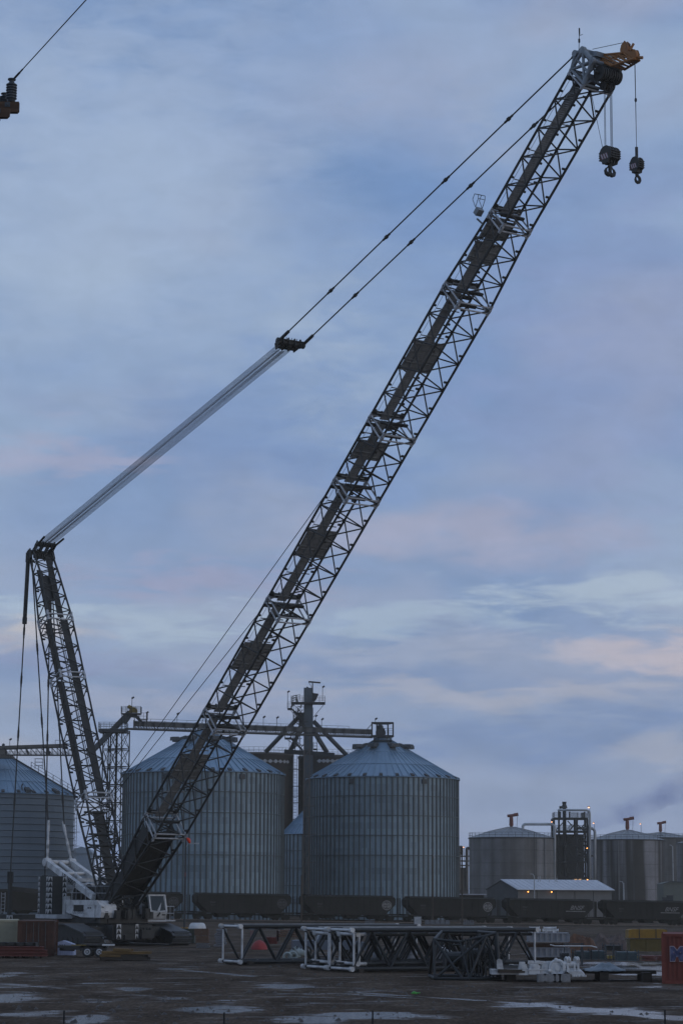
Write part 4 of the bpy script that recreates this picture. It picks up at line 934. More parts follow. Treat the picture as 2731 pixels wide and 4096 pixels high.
# left conveyor gallery
YL=424; lg=thing('conveyor_gallery',(0,0,0),'tan covered conveyor crossing above the ribbed silo at the left edge','conveyor')
m=MB(); a0,a1=at(-60,2993,YL),at(270,2982,YL); b0,b1=at(-60,3020,YL),at(290,3021,YL)
m.beam(a0,a1,1.2,.62); m.build('conveyor_casing',tanw,lg)
m=MB()
for y in (-.7,.7):
    o_=V((0,y,0)); m.beam(b0+o_,b1+o_,.22,.22); m.beam(a0+o_-V((0,0,.3)),a1+o_-V((0,0,.3)),.14)
    for i in range(16):
        u=i/16; m.beam((a0+o_).lerp(a1+o_,u)-V((0,0,.3)),(b0+o_).lerp(b1+o_,u+.03),.07); m.beam((b0+o_).lerp(b1+o_,u+.03),(a0+o_).lerp(a1+o_,u+1/16)-V((0,0,.3)),.07)
        if i%4==0: m.beam((a0+o_).lerp(a1+o_,u),(b0+o_).lerp(b1+o_,u),.16)
    for dz in (.35,.6): m.beam(b0+o_+V((0,0,dz)),b1+o_+V((0,0,dz)),.04)
q=at(192,3010,YL); m.bx(q.x-.25,q.x+.25,-.5+YL,.5+YL,q.z-.5,q.z+1.2)
q=at(40,2984,YL); lamp_post(m,q,1.2); q=at(15,2984,YL); m.ball(q+V((0,0,.2)),.3,8); q=at(222,2976,YL); m.rail([q,q+V((2,0,0))],.7,.04,.9,0)
m.build('gallery_truss',dstruct,lg)
m=MB(); p=at(28,3026,YL); m.bx(p.x-2.6,p.x+1.3,YL-1.4,YL+1.4,p.z-.35,p.z+.05); m.bx(p.x-2.4,p.x-.2,YL-.8,YL+.8,p.z,p.z+1.2)
for i in range(12): m.tube((p.x-2.5+i*.32,YL-1.42,p.z-.3),(p.x-2.5+i*.32,YL-1.42,p.z+.3),.07,5)
m.build('drive_base',tanw,lg)
# utility ladder and pale shed seen between ribbed silo and mast
q=at(300,3300,436); ct=thing('caged_ladder',(q.x,436,0),'pale caged ladder beside the ribbed silo, left of the crane mast','ladder'); m=MB(); h=at(300,3190,436).z
for dx in (-.25,.0,.35): m.tube((dx,0,0),(dx,0,h),.06,5)
for i in range(34): m.tube((-.25,0,i*.7),(.35,0,i*.7),.035,4)
for i in range(9): m.bx(-.3,1.0,-.4,.4,i*2.6,i*2.6+.08)
m.build('ladder_frame',lgrey,ct)
q=at(316,3460,470); shd=thing('pale_shed',(q.x,470,0),'small pale blue metal shed seen between the ribbed silo and the mast','shed'); m=MB(); h=at(316,3408,470).z
m.bx(-1.6,2.6,0,6,0,h); m.build('wall',mat('pale_blue_sheet',(.30,.36,.42),.6,.1,.1,1),shd); m=MB(); m.prism([(-1.8,-.2,h-.3),(2.8,-.2,h-.3),(2.2,-.2,h+.5),(.4,-.2,h+1.1),(-1.2,-.2,h+.5)],(0,6.4,0)); m.build('roof',mat('pale_blue_sheet',(.3,.36,.42)),shd)
pipe0=mat('tank_line_grey',(.16,.165,.17),.5,.1,.2,.5)
# ------------------------------------------------------------------ storage tanks on the right
def tank_material(name,col,streak,seed,dark=.12,lo=.40,hi=.62):
    m=bpy.data.materials.new(name); m.use_nodes=True; t=m.node_tree; b=t.nodes['Principled BSDF']; ln=t.links; b.inputs['Roughness'].default_value=.7
    tcn=t.nodes.new('ShaderNodeTexCoord')
    def nz(st,sc,de=5):
        mp=t.nodes.new('ShaderNodeMapping'); mp.inputs['Scale'].default_value=st; mp.inputs['Location'].default_value=(seed,seed*2,seed*.3); ln.new(tcn.outputs['Object'],mp.inputs[0]); n=t.nodes.new('ShaderNodeTexNoise'); n.inputs['Scale'].default_value=sc; n.inputs['Detail'].default_value=de; ln.new(mp.outputs[0],n.inputs['Vector']); return n.outputs['Fac']
    def rp(f,st):
        r=t.nodes.new('ShaderNodeValToRGB'); e=r.color_ramp.elements
        for i,(p,c) in enumerate(st): e[i].position=p; e[i].color=(c,c,c,1)
        ln.new(f,r.inputs[0]); return r.outputs[0]
    s_=rp(nz((.42,.42,.012),1.0,6),[(lo,0),(hi,streak)])
    x=t.nodes.new('ShaderNodeMix'); x.data_type='RGBA'; ln.new(s_,x.inputs[0]); x.inputs[6].default_value=(*col,1); x.inputs[7].default_value=(col[0]*dark,col[1]*dark*.95,col[2]*dark*.8,1)
    y=t.nodes.new('ShaderNodeMix'); y.data_type='RGBA'; y.blend_type='MULTIPLY'; y.inputs[0].default_value=1; ln.new(x.outputs[2],y.inputs[6]); ln.new(rp(nz((.5,.5,.4),.8),[(.3,.75),(.7,1.15)]),y.inputs[7]); ln.new(y.outputs[2],b.inputs['Base Color']); return m
def tank(px,pr,peave,papex,Y,label,m_,ribs=True,valve=True):
    c=at(px,peave,Y); Rr=pr*Y/F; ze=c.z; za=at(px,papex,Y).z; o=thing('storage_tank',(c.x,Y,0),label,'storage tank','steel storage tanks on the right')
    w=MB(); w.lathe([(Rr,0),(Rr,ze)],80); w.build('tank_wall',m_,o,True)
    b=MB()
    for i in range(1,6): z=ze*i/6; b.lathe([(Rr+.005,z-.03),(Rr+.03,z-.03),(Rr+.03,z+.03),(Rr+.005,z+.03)],80)
    b.lathe([(Rr+.01,ze-.25),(Rr+.22,ze-.2),(Rr+.22,ze),(Rr+.01,ze+.02)],80); b.build('wind_girder',dstruct,o)
    rf=MB(); rf.lathe([(Rr+.15,ze),(Rr*.5,ze+(za-ze)*.62),(.8,za),(.01,za+.1)],80); rf.build('tank_roof',mat('tank_roof_grey',(.24,.26,.28),.5,.2,.25,.3,dirt=(.1,.1,.1),dscale=.3,damt=.5),o,True)
    rb=MB()
    for i in range(20):
        t=2*math.pi*i/20; p=V((math.cos(t),math.sin(t),0)); rb.beam(p*(Rr*.98)+V((0,0,ze+.06)),p*Rr*.5+V((0,0,ze+(za-ze)*.62+.06)),.10,.14); rb.beam(p*Rr*.5+V((0,0,ze+(za-ze)*.62+.06)),p*.8+V((0,0,za+.06)),.10,.14)
    rb.build('roof_ribs',lgrey,o)
    rl=MB(); rl.rail([V((Rr*math.cos(t),Rr*math.sin(t),ze)) for t in [R(a) for a in range(10,352,9)]],1.1,.035,1.4,1); rl.build('roof_railing',structm,o)
    if valve:
        v=MB(); v.tube((0,0,za-.2),(0,0,za+.5),.35,10); v.tube((0,0,za+.4),(0,0,za+2.3),.5,12,.42); v.tube((0,0,za+2.2),(0,0,za+2.5),.35,10); v.tube((-.9,0,za+2.55),(.75,0,za+2.75),.34,10); v.tube((.6,.0,za+2.8),(1.6,0,za+2.95),.4,10); v.build('relief_valve',redp,o,False)
        v=MB(); v.tube((1.4,0,za+2.7),(1.25,0,za-.3),.06,5); v.build('valve_line',lgrey,o)
    return o,c,Rr,ze,za
tk1=tank(2044,168,3352,3309,530,'pale grey storage tank nearest the grain silos with a red roof valve',tank_material('tank_wall_grey',(.20,.195,.195),.62,1.3,.30))
tk2=tank(2508,146,3360,3321,560,'dark streaked storage tank right of the pipe tower with a red roof valve',tank_material('tank_wall_streaked',(.24,.232,.24),.95,4.25,.10,.40,.54))
tk3=tank(2640,120,3352,3330,655,'farthest storage tank, only its roof and valve showing behind the streaked tank',tank_material('tank_wall_far',(.10,.10,.10),.6,7.7),True,True)
tk4=tank(2832,127,3374,3345,600,'storage tank cut off by the right edge of the picture',tank_material('tank_wall_edge',(.17,.165,.165),.6,2.2),True,False)
# rust stain running down from the streaked tank's centre is part of its wall material
for (o_,c_,R_k,ze_k,za_k),ang_ in ((tk1,-62),(tk2,-128)):
    m=MB(); t=R(ang_); p=V((math.cos(t),math.sin(t),0)); tg=V((-p.y,p.x,0)); q=p*(R_k+.25)
    for d_ in (-.28,.28): m.tube(q+tg*d_,q+tg*d_+V((0,0,ze_k+1)),.045,5)
    for i in range(int(ze_k/.5)): m.tube(q-tg*.28+V((0,0,i*.5)),q+tg*.28+V((0,0,i*.5)),.025,4)
    for i in range(int(ze_k/1.6)): m.ring(q+p*.35+V((0,0,2.5+i*1.5)),.4,.025,(0,0,1),10,4)
    m.build('cage_ladder',structm,o_)
    m=MB(); t2=R(ang_+17); p=V((math.cos(t2),math.sin(t2),0)); m.tube(p*(R_k+.2),p*(R_k+.2)+V((0,0,ze_k-.3)),.10,8); m.build('fill_pipe',pipe0,o_)
# process tower with pipes between the tanks
YP=528; p0=at(2290,3600,YP); pt=thing('pipe_tower',(p0.x,YP,0),'dark steel process tower with big pipes and platforms between two tanks','process tower')
def Q_(x,y,dy=0): return at(x,y,YP)-V((p0.x,YP,0))+V((0,dy,0))
m=MB(); cols=[Q_(2217,3600).x,Q_(2309,3600).x,Q_(2351,3600).x]; ztop=Q_(2217,3274).z
for y in (0,5):
    for x in cols: m.beam((x,y,0),(x,y,ztop),.45)
x=Q_(2241,3600).x; m.beam((x,2.5,0),(x,2.5,ztop+2),.4)
for yy in (3274,3326,3381,3447,3510):
    z=Q_(2217,yy).z
    for y in (0,5): m.beam((cols[0],y,z),(cols[2],y,z),.35)
    for x in cols: m.beam((x,0,z),(x,5,z),.3)
for a,b in (((2310,3279),(2275,3322)),((2217,3325),(2255,3285)),((2268,3283),(2286,3303)),((2350,3279),(2324,3310)),((2309,3300),(2335,3325)),((2262,3335),(2300,3372)),((2320,3340),(2345,3370)),((2262,3380),(2300,3440)),((2347,3394),(2325,3425)),((2264,3452),(2302,3515)),((2313,3458),(2345,3510)),((2222,3440),(2240,3405)),((2350,3445),(2312,3400))):
    m.beam(Q_(*a),Q_(*b),.22)
for i in range(10): a=Q_(2287-i*2.6,3296+i*3.4,1); m.bx(a.x-.35,a.x+.25,.6,1.8,a.z-.05,a.z+.03)
m.beam(Q_(2309,3283,.7),Q_(2275,3325,.7),.25)
m.build('tower_frame',dstruct,pt)
m=MB()
for yy,x0,x1 in ((3272,2216,2352),(3324,2216,2352),(3381,2219,2250),(3447,2312,2350)):
    a=Q_(x0,yy); b=Q_(x1,yy); m.bx(a.x,b.x,-.3,5.2,a.z+.05,a.z+.16); m.rail([(a.x,-.3,a.z+.16),(b.x,-.3,a.z+.16),(b.x,5.2,a.z+.16),(a.x,5.2,a.z+.16),(a.x,-.3,a.z+.16)],1.15,.035,1.2,2)
for x0,x1 in ((2285,2313),(2322,2334)): 
    a=Q_(x0,3252,-.1);b=Q_(x1,3270,-.1)
    for i in range(8): m.beam((a.x+(b.x-a.x)*i/7,-.2,b.z),(a.x+(b.x-a.x)*i/7,-.2,a.z),.08)
    m.beam((a.x,-.2,a.z),(b.x,-.2,a.z),.1)
m.build('railed_platform',structm,pt)
pipem=mat('pipe_grey',(.42,.44,.45),.5,.1,.15,.4,dirt=(.12,.12,.12),dscale=.3,damt=.4)
def curve(pts,k=5):
    out=[V(pts[0])]
    for a,b,c in zip(pts,pts[1:],pts[2:]):
        a,b,c=V(a),V(b),V(c); d=min(1.0,(b-a).length*.45,(c-b).length*.45); p=b+(a-b).normalized()*d; q=b+(c-b).normalized()*d
        for i in range(k+1): t=i/k; out.append(p*(1-t)**2+b*2*t*(1-t)+q*t*t)
    return out+[V(pts[-1])]
m=MB(); m.path(curve([Q_(2232,3241,-.6),Q_(2356,3241,-.6),Q_(2356,3560,-.6)]),.28,10); m.ball(Q_(2232,3241,-.6),.3,8); m.build('vapour_pipe',pipem,pt,True)
m=MB(); m.path(curve([Q_(2310,3313,.8),Q_(2379,3313,.8),Q_(2379,3560,.8)]),.33,10); m.build('return_pipe',pipem,pt,True)
m=MB(); m.path(curve([Q_(2089,3325,-.4),Q_(2089,3297,-.4),Q_(2216,3297,-.4),Q_(2216,3600,-.4)]),.33,10); m.build('tank_pipe',pipem,pt,True)
m=MB(); a=Q_(2262,3600,1.5); m.tube((a.x,1.5,0),(a.x,1.5,Q_(2262,3206).z),.42,14); m.tube(Q_(2238,3229,1.5),Q_(2268,3226,1.5),.32,10); m.tube((a.x,1.5,Q_(2262,3232).z),(a.x,1.5,Q_(2262,3215).z),.75,12,.4); m.tube((a.x,1.5,Q_(2262,3214).z),(a.x,1.5,Q_(2262,3206).z),.5,14)
for x in (2241,2279,2339): p=Q_(x,3246,1.5); m.beam(p,(p.x,1.5,Q_(x,3272).z),.35)
m.build('exhaust_stack',dstruct,pt)
m=MB(); 
for x0,x1,y0,y1 in ((2236,2242,3393,3560),(2224,2230,3400,3450)): a=Q_(x0,y0,1);b=Q_(x1,y1,1); m.bx(a.x,b.x,.8,1.2,0,a.z)
a=Q_(2232,3391,1); m.bx(a.x-.4,a.x+.4,.7,1.4,a.z,a.z+.08)
rn=random.Random(11)
for i in range(30):
    p=Q_(rn.uniform(2222,2346),rn.uniform(3330,3520),rn.uniform(1,4.5)); L_=rn.uniform(.6,2.5); d=rn.choice([V((1,0,0)),V((0,0,1)),V((0,1,0))]); m.tube(p,p+d*L_,rn.uniform(.08,.25),7)
m.bx(cols[0]+.4,cols[2]-.4,4,4.6,0,Q_(2290,3335).z)
m.build('equipment_piping',clipm,pt)
lampm=mat('sodium_lamp',(.9,.6,.3),.5,0,.02,1,emit=((1,.36,.07),5)); lampdim=mat('dim_sodium_lamp',(.8,.5,.3),.5,0,.02,1,emit=((1,.50,.28),2.2))
def floodlight(x,y,Y,r,label,post=None,m_=lampm,pw=0):
    p=at(x,y,Y); o=thing('floodlight',p,label,'floodlight','lit floodlights among the tanks')
    a=MB(); a.ball((0,0,0),r,10,(1.25,1,.7)); a.build('lamp',m_,o)
    b=MB(); b.prism([(-r*1.5,-r*.6,r*.75),(r*1.5,-r*.6,r*.75),(r*1.1,-r*.6,r*1.5),(-r*1.1,-r*.6,r*1.5)],(0,r*1.8,0))
    if post: b.tube((r*1.2,.1,r),(r*1.2,.1,-post),.05,5); 
    b.build('housing',clipm,o)
    if pw:
        l=bpy.data.lights.new('lamp_light','POINT'); l.energy=pw*.3; l.color=(1,.5,.18); l.shadow_soft_size=.2; q=bpy.data.objects.new('lamp_light',l); C.objects.link(q); q.parent=o; q.location=(0,-.5,.1)
floodlight(2301,3523,468,.24,'left one of the two brightest orange floodlights over the shed roof',None,lampm,260)
floodlight(2318,3523,468,.24,'right one of the two brightest orange floodlights over the shed roof',None,lampm,260)
floodlight(2348,3519,500,.13,'small orange floodlight at the foot of the tall pale pipe')
floodlight(2347,3393,500,.12,'small orange floodlight halfway up the tall pale pipe')
floodlight(2353,3230,525,.20,'floodlight at the top of the pipe tower',1.0,lampdim)
floodlight(2205,3288,530,.16,'floodlight on a post between the pale tank and the pipe tower',2.6,lampdim)
floodlight(2372,3293,530,.16,'floodlight on a post just right of the pipe tower',2.2,lampdim)
floodlight(2559,3296,560,.15,'floodlight on a post above the streaked tank roof',2.0,lampdim)
floodlight(1853,3389,470,.12,'floodlight on a post between the grain silo and the pale tank',3.0,lampdim)
floodlight(2187,3526,458,.10,'faint orange lamp just above the ridge of the shed',None,lampdim,60)
# pipes between the grain silo and first tank
q=at(1850,3500,500); ps=thing('pipe_stack',(q.x,500,0),'cluster of dark pipes with bent tops between grain silo and pale tank','pipes')
def K_(x,y,dy=0): return at(x,y,500)-V((q.x,500,0))+V((0,dy,0))
m=MB(); m.path(curve([K_(1836,3560),K_(1836,3388),K_(1846,3388),K_(1846,3420)]),.3,8); m.path(curve([K_(1866,3560),K_(1866,3393),K_(1878,3393)]),.34,8); m.path([K_(1830,3408),K_(1846,3408)],.35,8)
for yy in (3425,3444,3462): m.beam(K_(1828,yy),K_(1875,yy),.4,.3)
a=K_(1830,3470);b=K_(1873,3560); m.bx(a.x,b.x,0,3,0,a.z); m.build('pipe_run',tanw,ps)
# ------------------------------------------------------------------ sheds on the right
ph=R(30); ux=V((math.cos(ph),math.sin(ph),0)); uy=V((-math.sin(ph),math.cos(ph),0))
n0=at(2070,3558,440); ze=n0.z; Wd=10.5; 
Lh=0
for i in range(400):
    Lh=i*.1; p=n0+ux*Lh
    if (p.x/p.y*F+1365.5)>2437: break
sh=thing('metal_shed',(n0.x,n0.y,0),'long grey metal shed with a pale pitched roof in front of the tanks','shed')
o0=V((n0.x,n0.y,0)); zr=ze+1.75
m=MB(); a=V((0,0,0)); m.prism([a,ux*Lh,ux*Lh+uy*Wd,uy*Wd],(0,0,ze)); m.prism([V((0,0,ze)),uy*Wd+V((0,0,ze)),uy*Wd/2+V((0,0,zr))],ux*Lh); sh_w=m.build('wall',mat('shed_sheet',(.095,.10,.105),.6,.1,.12,.6),sh)
m=MB()
for s_ in (0,):
    e=uy*(Wd*s_+(-.5 if not s_ else .5)); m.prism([e-ux*.4+V((0,0,ze-.12)),uy*Wd/2-ux*.4+V((0,0,zr+.05)),uy*Wd/2-ux*.4+V((0,0,zr+.2)),e-ux*.4+V((0,0,ze+.05))],ux*(Lh+.8))
m2=MB(); e=uy*(Wd+.3); m2.prism([e-ux*.1+V((0,0,ze-.12)),uy*Wd/2-ux*.1+V((0,0,zr+.02)),uy*Wd/2-ux*.1+V((0,0,zr+.14)),e-ux*.1+V((0,0,ze+.02))],ux*(Lh+.2)); m2.build('roof',dstruct,sh)
roofo=m.build('roof',mat('shed_roof_pale',(.50,.52,.56),.55,.05,.1,.5,stretch=(1,.3,1)),sh)
m=MB()
for i in range(19): p=ux*(Lh*i/18)-uy*.45+V((0,0,ze+.08)); m.beam(p,ux*(Lh*i/18)+uy*Wd/2+V((0,0,zr+.22)),.06,.06)
m.build('roof_seam',mat('shed_roof_pale',(.5,.52,.56)),sh)
m=MB(); e=-uy*.55; m.beam(e-ux*.4+V((0,0,ze-.15)),e+ux*(Lh+.4)+V((0,0,ze-.15)),.16,.2)
for i in range(1,5): p=ux*(Lh*i/5)-uy*.06; m.beam(p,p+V((0,0,ze-.3)),.08)
m.build('gutter',dstruct,sh)
m=MB()
for u,h in ((.30,1.1),(.34,1.1),(.36,1.2),(.46,.7),(.52,1.0),(.54,.9)): p=ux*(Lh*u)+uy*(Wd*.38)+V((0,0,zr-.35)); m.tube(p,p+V((0,0,h)),.07,6)
m.build('roof_vents',lgrey,sh)
for px_,py_ in ((2103,3565),(2196,3566)):
    d=at(px_,py_,1); 
    best=min((abs(((n0+ux*t).x/(n0+ux*t).y*F+1365.5)-px_),t) for t in [k*.1 for k in range(int(Lh*10))])[1]
    m=MB(); p=ux*best-uy*.5+V((0,0,ze-.42)); m.ball(p,.12,8); m.build('eave_lamp',lampm,sh)
q=at(1840,3574,430); fb=thing('flat_roof_hut',(q.x,430,0),'low hut with thin pale flat roof just right of the grain silo','hut'); m=MB(); m.bx(-.5,4.4,0,5,0,q.z-.25); m.build('wall',mat('hut_wall',(.025,.025,.027),.8),fb); m=MB(); m.bx(-.7,4.8,-.4,5.4,q.z-.25,q.z-.05); m.build('roof',mat('hut_roof',(.45,.46,.5),.5,.1,.1,1),fb)
q=at(2682,3526,485); gb_=thing('green_grey_shed',(q.x,485,0),'pale green-grey gabled shed at the right edge behind the train','shed'); h=q.z; m=MB(); m.bx(-1.6,9,0,10,0,h-.45); m.prism([(-1.6,0,h-.45),(9,0,h-.45),(9,0,h-.6),(0,0,h)],(0,10,0)); m.build('wall',mat('green_grey_sheet',(.12,.132,.112),.7,.05,.12,1),gb_)
m=MB(); m.beam((-1.9,-.3,h-.5),(0,-.3,h+.05),.15,.15); m.beam((0,-.3,h+.05),(9,-.3,h-.6),.15,.15); m.build('roof',structm,gb_)
q=at(2678,3590,405); ub=thing('signal_box',(q.x,405,0),'small dark cabinet showing above the train at the right edge','cabinet'); m=MB(); z=at(2678,3583,405).z; m.bx(-.55,.55,0,1,0,z); m.bx(-1.3,-.5,0,1,0,z-.25); m.bx(-.62,.62,-.06,1.06,z-.02,z+.06); m.build('cabinet_body',clipm,ub)
# smoke plume drifting up beyond the tanks
def smoke():
    m=bpy.data.materials.new('drifting_smoke'); m.use_nodes=True; t=m.node_tree; t.nodes.clear(); ou=t.nodes.new('ShaderNodeOutputMaterial'); v=t.nodes.new('ShaderNodeVolumePrincipled')
    v.inputs['Color'].default_value=(.22,.36,.98,1); v.inputs['Anisotropy'].default_value=0.
    tcn=t.nodes.new('ShaderNodeTexCoord'); n=t.nodes.new('ShaderNodeTexNoise'); n.inputs['Scale'].default_value=.11; n.inputs['Detail'].default_value=5; t.links.new(tcn.outputs['Object'],n.inputs['Vector'])
    r=t.nodes.new('ShaderNodeMapRange'); r.inputs[1].default_value=.40; r.inputs[2].default_value=.66; r.inputs[3].default_value=0; r.inputs[4].default_value=.085; t.links.new(n.outputs['Fac'],r.inputs[0]); 
    A_=at(2378,3312,820); B_=at(2850,3100,820); dl=(B_-A_).normalized()
    v1=t.nodes.new('ShaderNodeVectorMath'); v1.operation='SUBTRACT'; t.links.new(tcn.outputs['Object'],v1.inputs[0]); v1.inputs[1].default_value=A_
    v2=t.nodes.new('ShaderNodeVectorMath'); v2.operation='CROSS_PRODUCT'; t.links.new(v1.outputs[0],v2.inputs[0]); v2.inputs[1].default_value=dl
    v3=t.nodes.new('ShaderNodeVectorMath'); v3.operation='LENGTH'; t.links.new(v2.outputs[0],v3.inputs[0])
    fo=t.nodes.new('ShaderNodeMapRange'); fo.interpolation_type='SMOOTHSTEP'; fo.inputs[1].default_value=1.0; fo.inputs[2].default_value=7.5; fo.inputs[3].default_value=1; fo.inputs[4].default_value=0; t.links.new(v3.outputs['Value'],fo.inputs[0])
    ml=t.nodes.new('ShaderNodeMath'); ml.operation='MULTIPLY'; t.links.new(r.outputs[0],ml.inputs[0]); t.links.new(fo.outputs[0],ml.inputs[1]); t.links.new(ml.outputs[0],v.inputs['Density']); t.links.new(v.outputs[0],ou.inputs['Volume']); return m
m=MB(); ys=820; pts=[(2372,3325),(2400,3290),(2450,3250),(2500,3232),(2560,3190),(2640,3150),(2740,3130),(2850,3110)]; rs=[2,4,6,7.5,8,8,8,8]
m.path([at(x,y,ys) for x,y in pts],1,14,rs); smk=m.build('smoke_plume',smoke(),None,True)
cen=at(2500,3230,ys)
for v in smk.data.vertices:
    k=noise.noise(v.co*.09)*2.6+noise.noise(v.co*.25)*1.1; v.co+=V((0,0,k))
tag(smk,'thin bluish smoke plume drifting up to the right beyond the tanks','smoke',None,'stuff')
# ------------------------------------------------------------------ freight train
YT0=362.; TB=R(21.8); tx=V((math.cos(TB),math.sin(TB),0)); ty_=V((-math.sin(TB),math.cos(TB),0))
def track_pt(s): return V(((778-1365.5)/F*368,368,.12))+tx*s-V((0,0,.0115*s))           # s = 0 at the gap left of the middle car
CARL=18.2
tb=MB(); p0=track_pt(-60); 
def tl(s,y,z): return track_pt(s)+ty_*y+V((0,0,z))
tb.prism([tl(-80,-3.2,-.4),tl(-80,-1.9,.05),tl(-80,4.9,.05),tl(-80,6.2,-.4)],(tx-V((0,0,.0115)))*230); bal=tb.build('rail_bed',mat('ballast',(.03,.028,.026),.95,0,.4,3,spec=.1)); tag(bal,None,None,None,'structure')
tr_=MB()
for y in (.78,2.22): tr_.bx(0,0,0,0,0,0) if False else tr_.beam(tl(-80,y,.15),tl(150,y,.15),.08,.16)
rl_=tr_.build('railway_track',mat('rail_steel',(.10,.085,.075),.5,.4,.2,1)); tag(rl_,None,None,None,'structure')
carm=mat('hopper_car_brown_black',(.021,.0195,.0175),.85,0,.3,.6,dirt=(.032,.030,.026),dscale=.35,damt=.4,spec=.15)
carm2=mat('hopper_car_under',(.02,.02,.018),.9,0,.2,1,spec=.2)
logo=mat('faded_white_stencil',(.22,.21,.20),.8,0,.25,1.2,dirt=(.16,.15,.14),dscale=1.5,damt=.6)
logod=mat('dirty_stencil',(.06,.058,.056),.8,0,.3,1.2)
def hopper_car(label):
    o=thing('hopper_car',(0,0,0),label,'hopper car','freight cars in the train behind the yard',TB)
    m=MB(); Ln=CARL-1.0; w=1.55
    sec=[(-w,1.55),(-w,3.75),(-w+.25,4.25),(-.9,4.45),(.9,4.45),(w-.25,4.25),(w,3.75),(w,1.55)]
    # end slopes: main body between, sides curved in at the bottom
    pr=[(0.7,3.9),(.9,4.3),(Ln-.9,4.3),(Ln-.7,3.9),(Ln-.75,3.0),(Ln-2.4,1.35),(2.4,1.35),(.75,3.0)]
    m.prism([(x,-w,z) for x,z in pr],(0,2*w,0)); m.prism([(1.0,-w+.25,4.3),(1.0,-w+.7,4.5),(1.0,w-.7,4.5),(1.0,w-.25,4.3)],(Ln-2,0,0))
    m.bx(.2,Ln-.2,-w-.03,w+.03,1.12,1.36); m.bx(.9,Ln-.9,-w-.06,w+.06,4.12,4.28)
    for i in range(13): x=1.6+i*(Ln-3.2)/12; m.bx(x-.05,x+.05,-w-.05,-w,1.5,4.1)
    b=m.build('car_body',carm,o)
    h=MB()
    for i in range(3):
        x=3.6+i*4.1; h.prism([(x,-1.2,1.35),(x+3.2,-1.2,1.35),(x+2.2,-.7,.45),(x+1.0,-.7,.45)],(0,2.4,0)); h.bx(x+.9,x+2.3,-1.35,1.35,.42,.58)
    h.build('discharge_hoppers',carm2,o)
    for x in (2.0,Ln-2.0):
        t=MB(); t.bx(x-1.3,x+1.3,-1.0,-.85,.5,.95); t.bx(x-1.3,x+1.3,.85,1.0,.5,.95); t.bx(x-.25,x+.25,-1.1,1.1,.6,1.12); tk=t.build('bogie',carm2,o)
        for dx in (-.88,.88):
            q=MB(); 
            for y in (-.78,.66): q.tube((x+dx,y,.46),(x+dx,y+.12,.46),.44,20)
            q.tube((x+dx,-.8,.46),(x+dx,.8,.46),.09,8); q.build('wheel_set',carm2,tk)
    l=MB()
    for x in (.35,Ln-.35):
        for dx in (-.2,.2): l.tube((x+dx,-w-.02,1.1),(x+dx,-w-.02,4.2),.035,5)
        for i in range(9): l.tube((x-.2,-w-.02,1.3+i*.34),(x+.2,-w-.02,1.3+i*.34),.022,4)
        l.bx(x-.3,x+.3,-w,w,1.25,1.4); l.beam((x,-w+.1,1.3),(x,-w+.1,4.2),.12); l.beam((x,w-.1,1.3),(x,w-.1,4.2),.12)
    l.bx(-.5,Ln+.5,-.15,.15,.8,1.05); l.build('end_ladder',carm2,o)
    g=MB(); g.bx(.6,Ln-.6,-.35,.35,4.52,4.58)
    for i in range(5): g.bx(2+i*3.2,3.4+i*3.2,-.6,.6,4.45,4.56)
    g.build('roof_walk',carm2,o)
    return o,b,Ln,w
def emblem(b,x,w,m_,r=.85,z=2.9):
    # round railway emblem: ring, cross and four petals
    e=MB(); y=-w-.07
    def disc(r0,r1,n=28,a0=0,a1=2*math.pi,dy=0):
        vs=[];fs=[]
        for i in range(n+1):
            a=a0+(a1-a0)*i/n
            for rr in (r0,r1): vs.append((x+rr*math.cos(a),y+dy,z+rr*math.sin(a)))
        for i in range(n): fs.append((2*i,2*i+1,2*i+3,2*i+2))
        e.add(vs,fs)
    disc(r*.84,r); 
    e.bx(x-.045,x+.045,y-.004,y,z-r*.86,z+r*.86) ; e.bx(x-r*.86,x-.05,y-.004,y,z-.22,z+.22); e.bx(x+.05,x+r*.86,y-.004,y,z-.22,z+.22)
    for k in range(4): disc(r*.34,r*.70,8,math.pi/2*k+.42,math.pi/2*(k+1)-.42)
    o=e.build('round_emblem',m_,b)
    text('Santa Fe',.34,carm2,o,basis((1,0,0),(0,0,1),(0,-1,0),(x,y-.008,z)),bold=.01)
def small_marks(b,x,w):
    text('BNSF',.42,logod,b,basis((1,0,0),(0,0,1),(0,-1,0),(x,-w-.06,2.95)),bold=.01); text('468215',.3,logod,b,basis((1,0,0),(0,0,1),(0,-1,0),(x,-w-.06,2.5)))
cars=['hopper car at the far left, mostly hidden behind the counterweight stacks','hopper car behind the crane cab with the faint round emblem just right of the cab','hopper car with a dim round emblem beside the rusty lattice column','hopper car with a clear round emblem below the right grain silo','hopper car with the brightest round emblem in front of the pale tank','hopper car with slanted white letters in front of the grey metal shed','hopper car with slanted white letters at the right edge, below the green-grey shed']
for i,lab in enumerate(cars):
    s=(i-2)*CARL; o,b,Ln,w=hopper_car(lab); o.location=track_pt(s+.5)+ty_*1.5+V((0,0,.2)); o.scale=(1,1,.92); o.rotation_euler=(0,.0115,TB)
    if i<=4: emblem(b,Ln-2.3,w,(logod,logod,logod,logo,logo)[i]); small_marks(b,3.2,w)
    else:
        text('BNSF',1.1,logo,b,basis((1,0,0),(0,0,1),(0,-1,0),(13.2,-w-.06,2.95)),shear=.45,bold=.012); m=MB(); m.bx(11.2,14.9,-w-.065,-w-.06,2.28,2.42); m.build('underline_stripe',logo,b); small_marks(b,3.6,w)
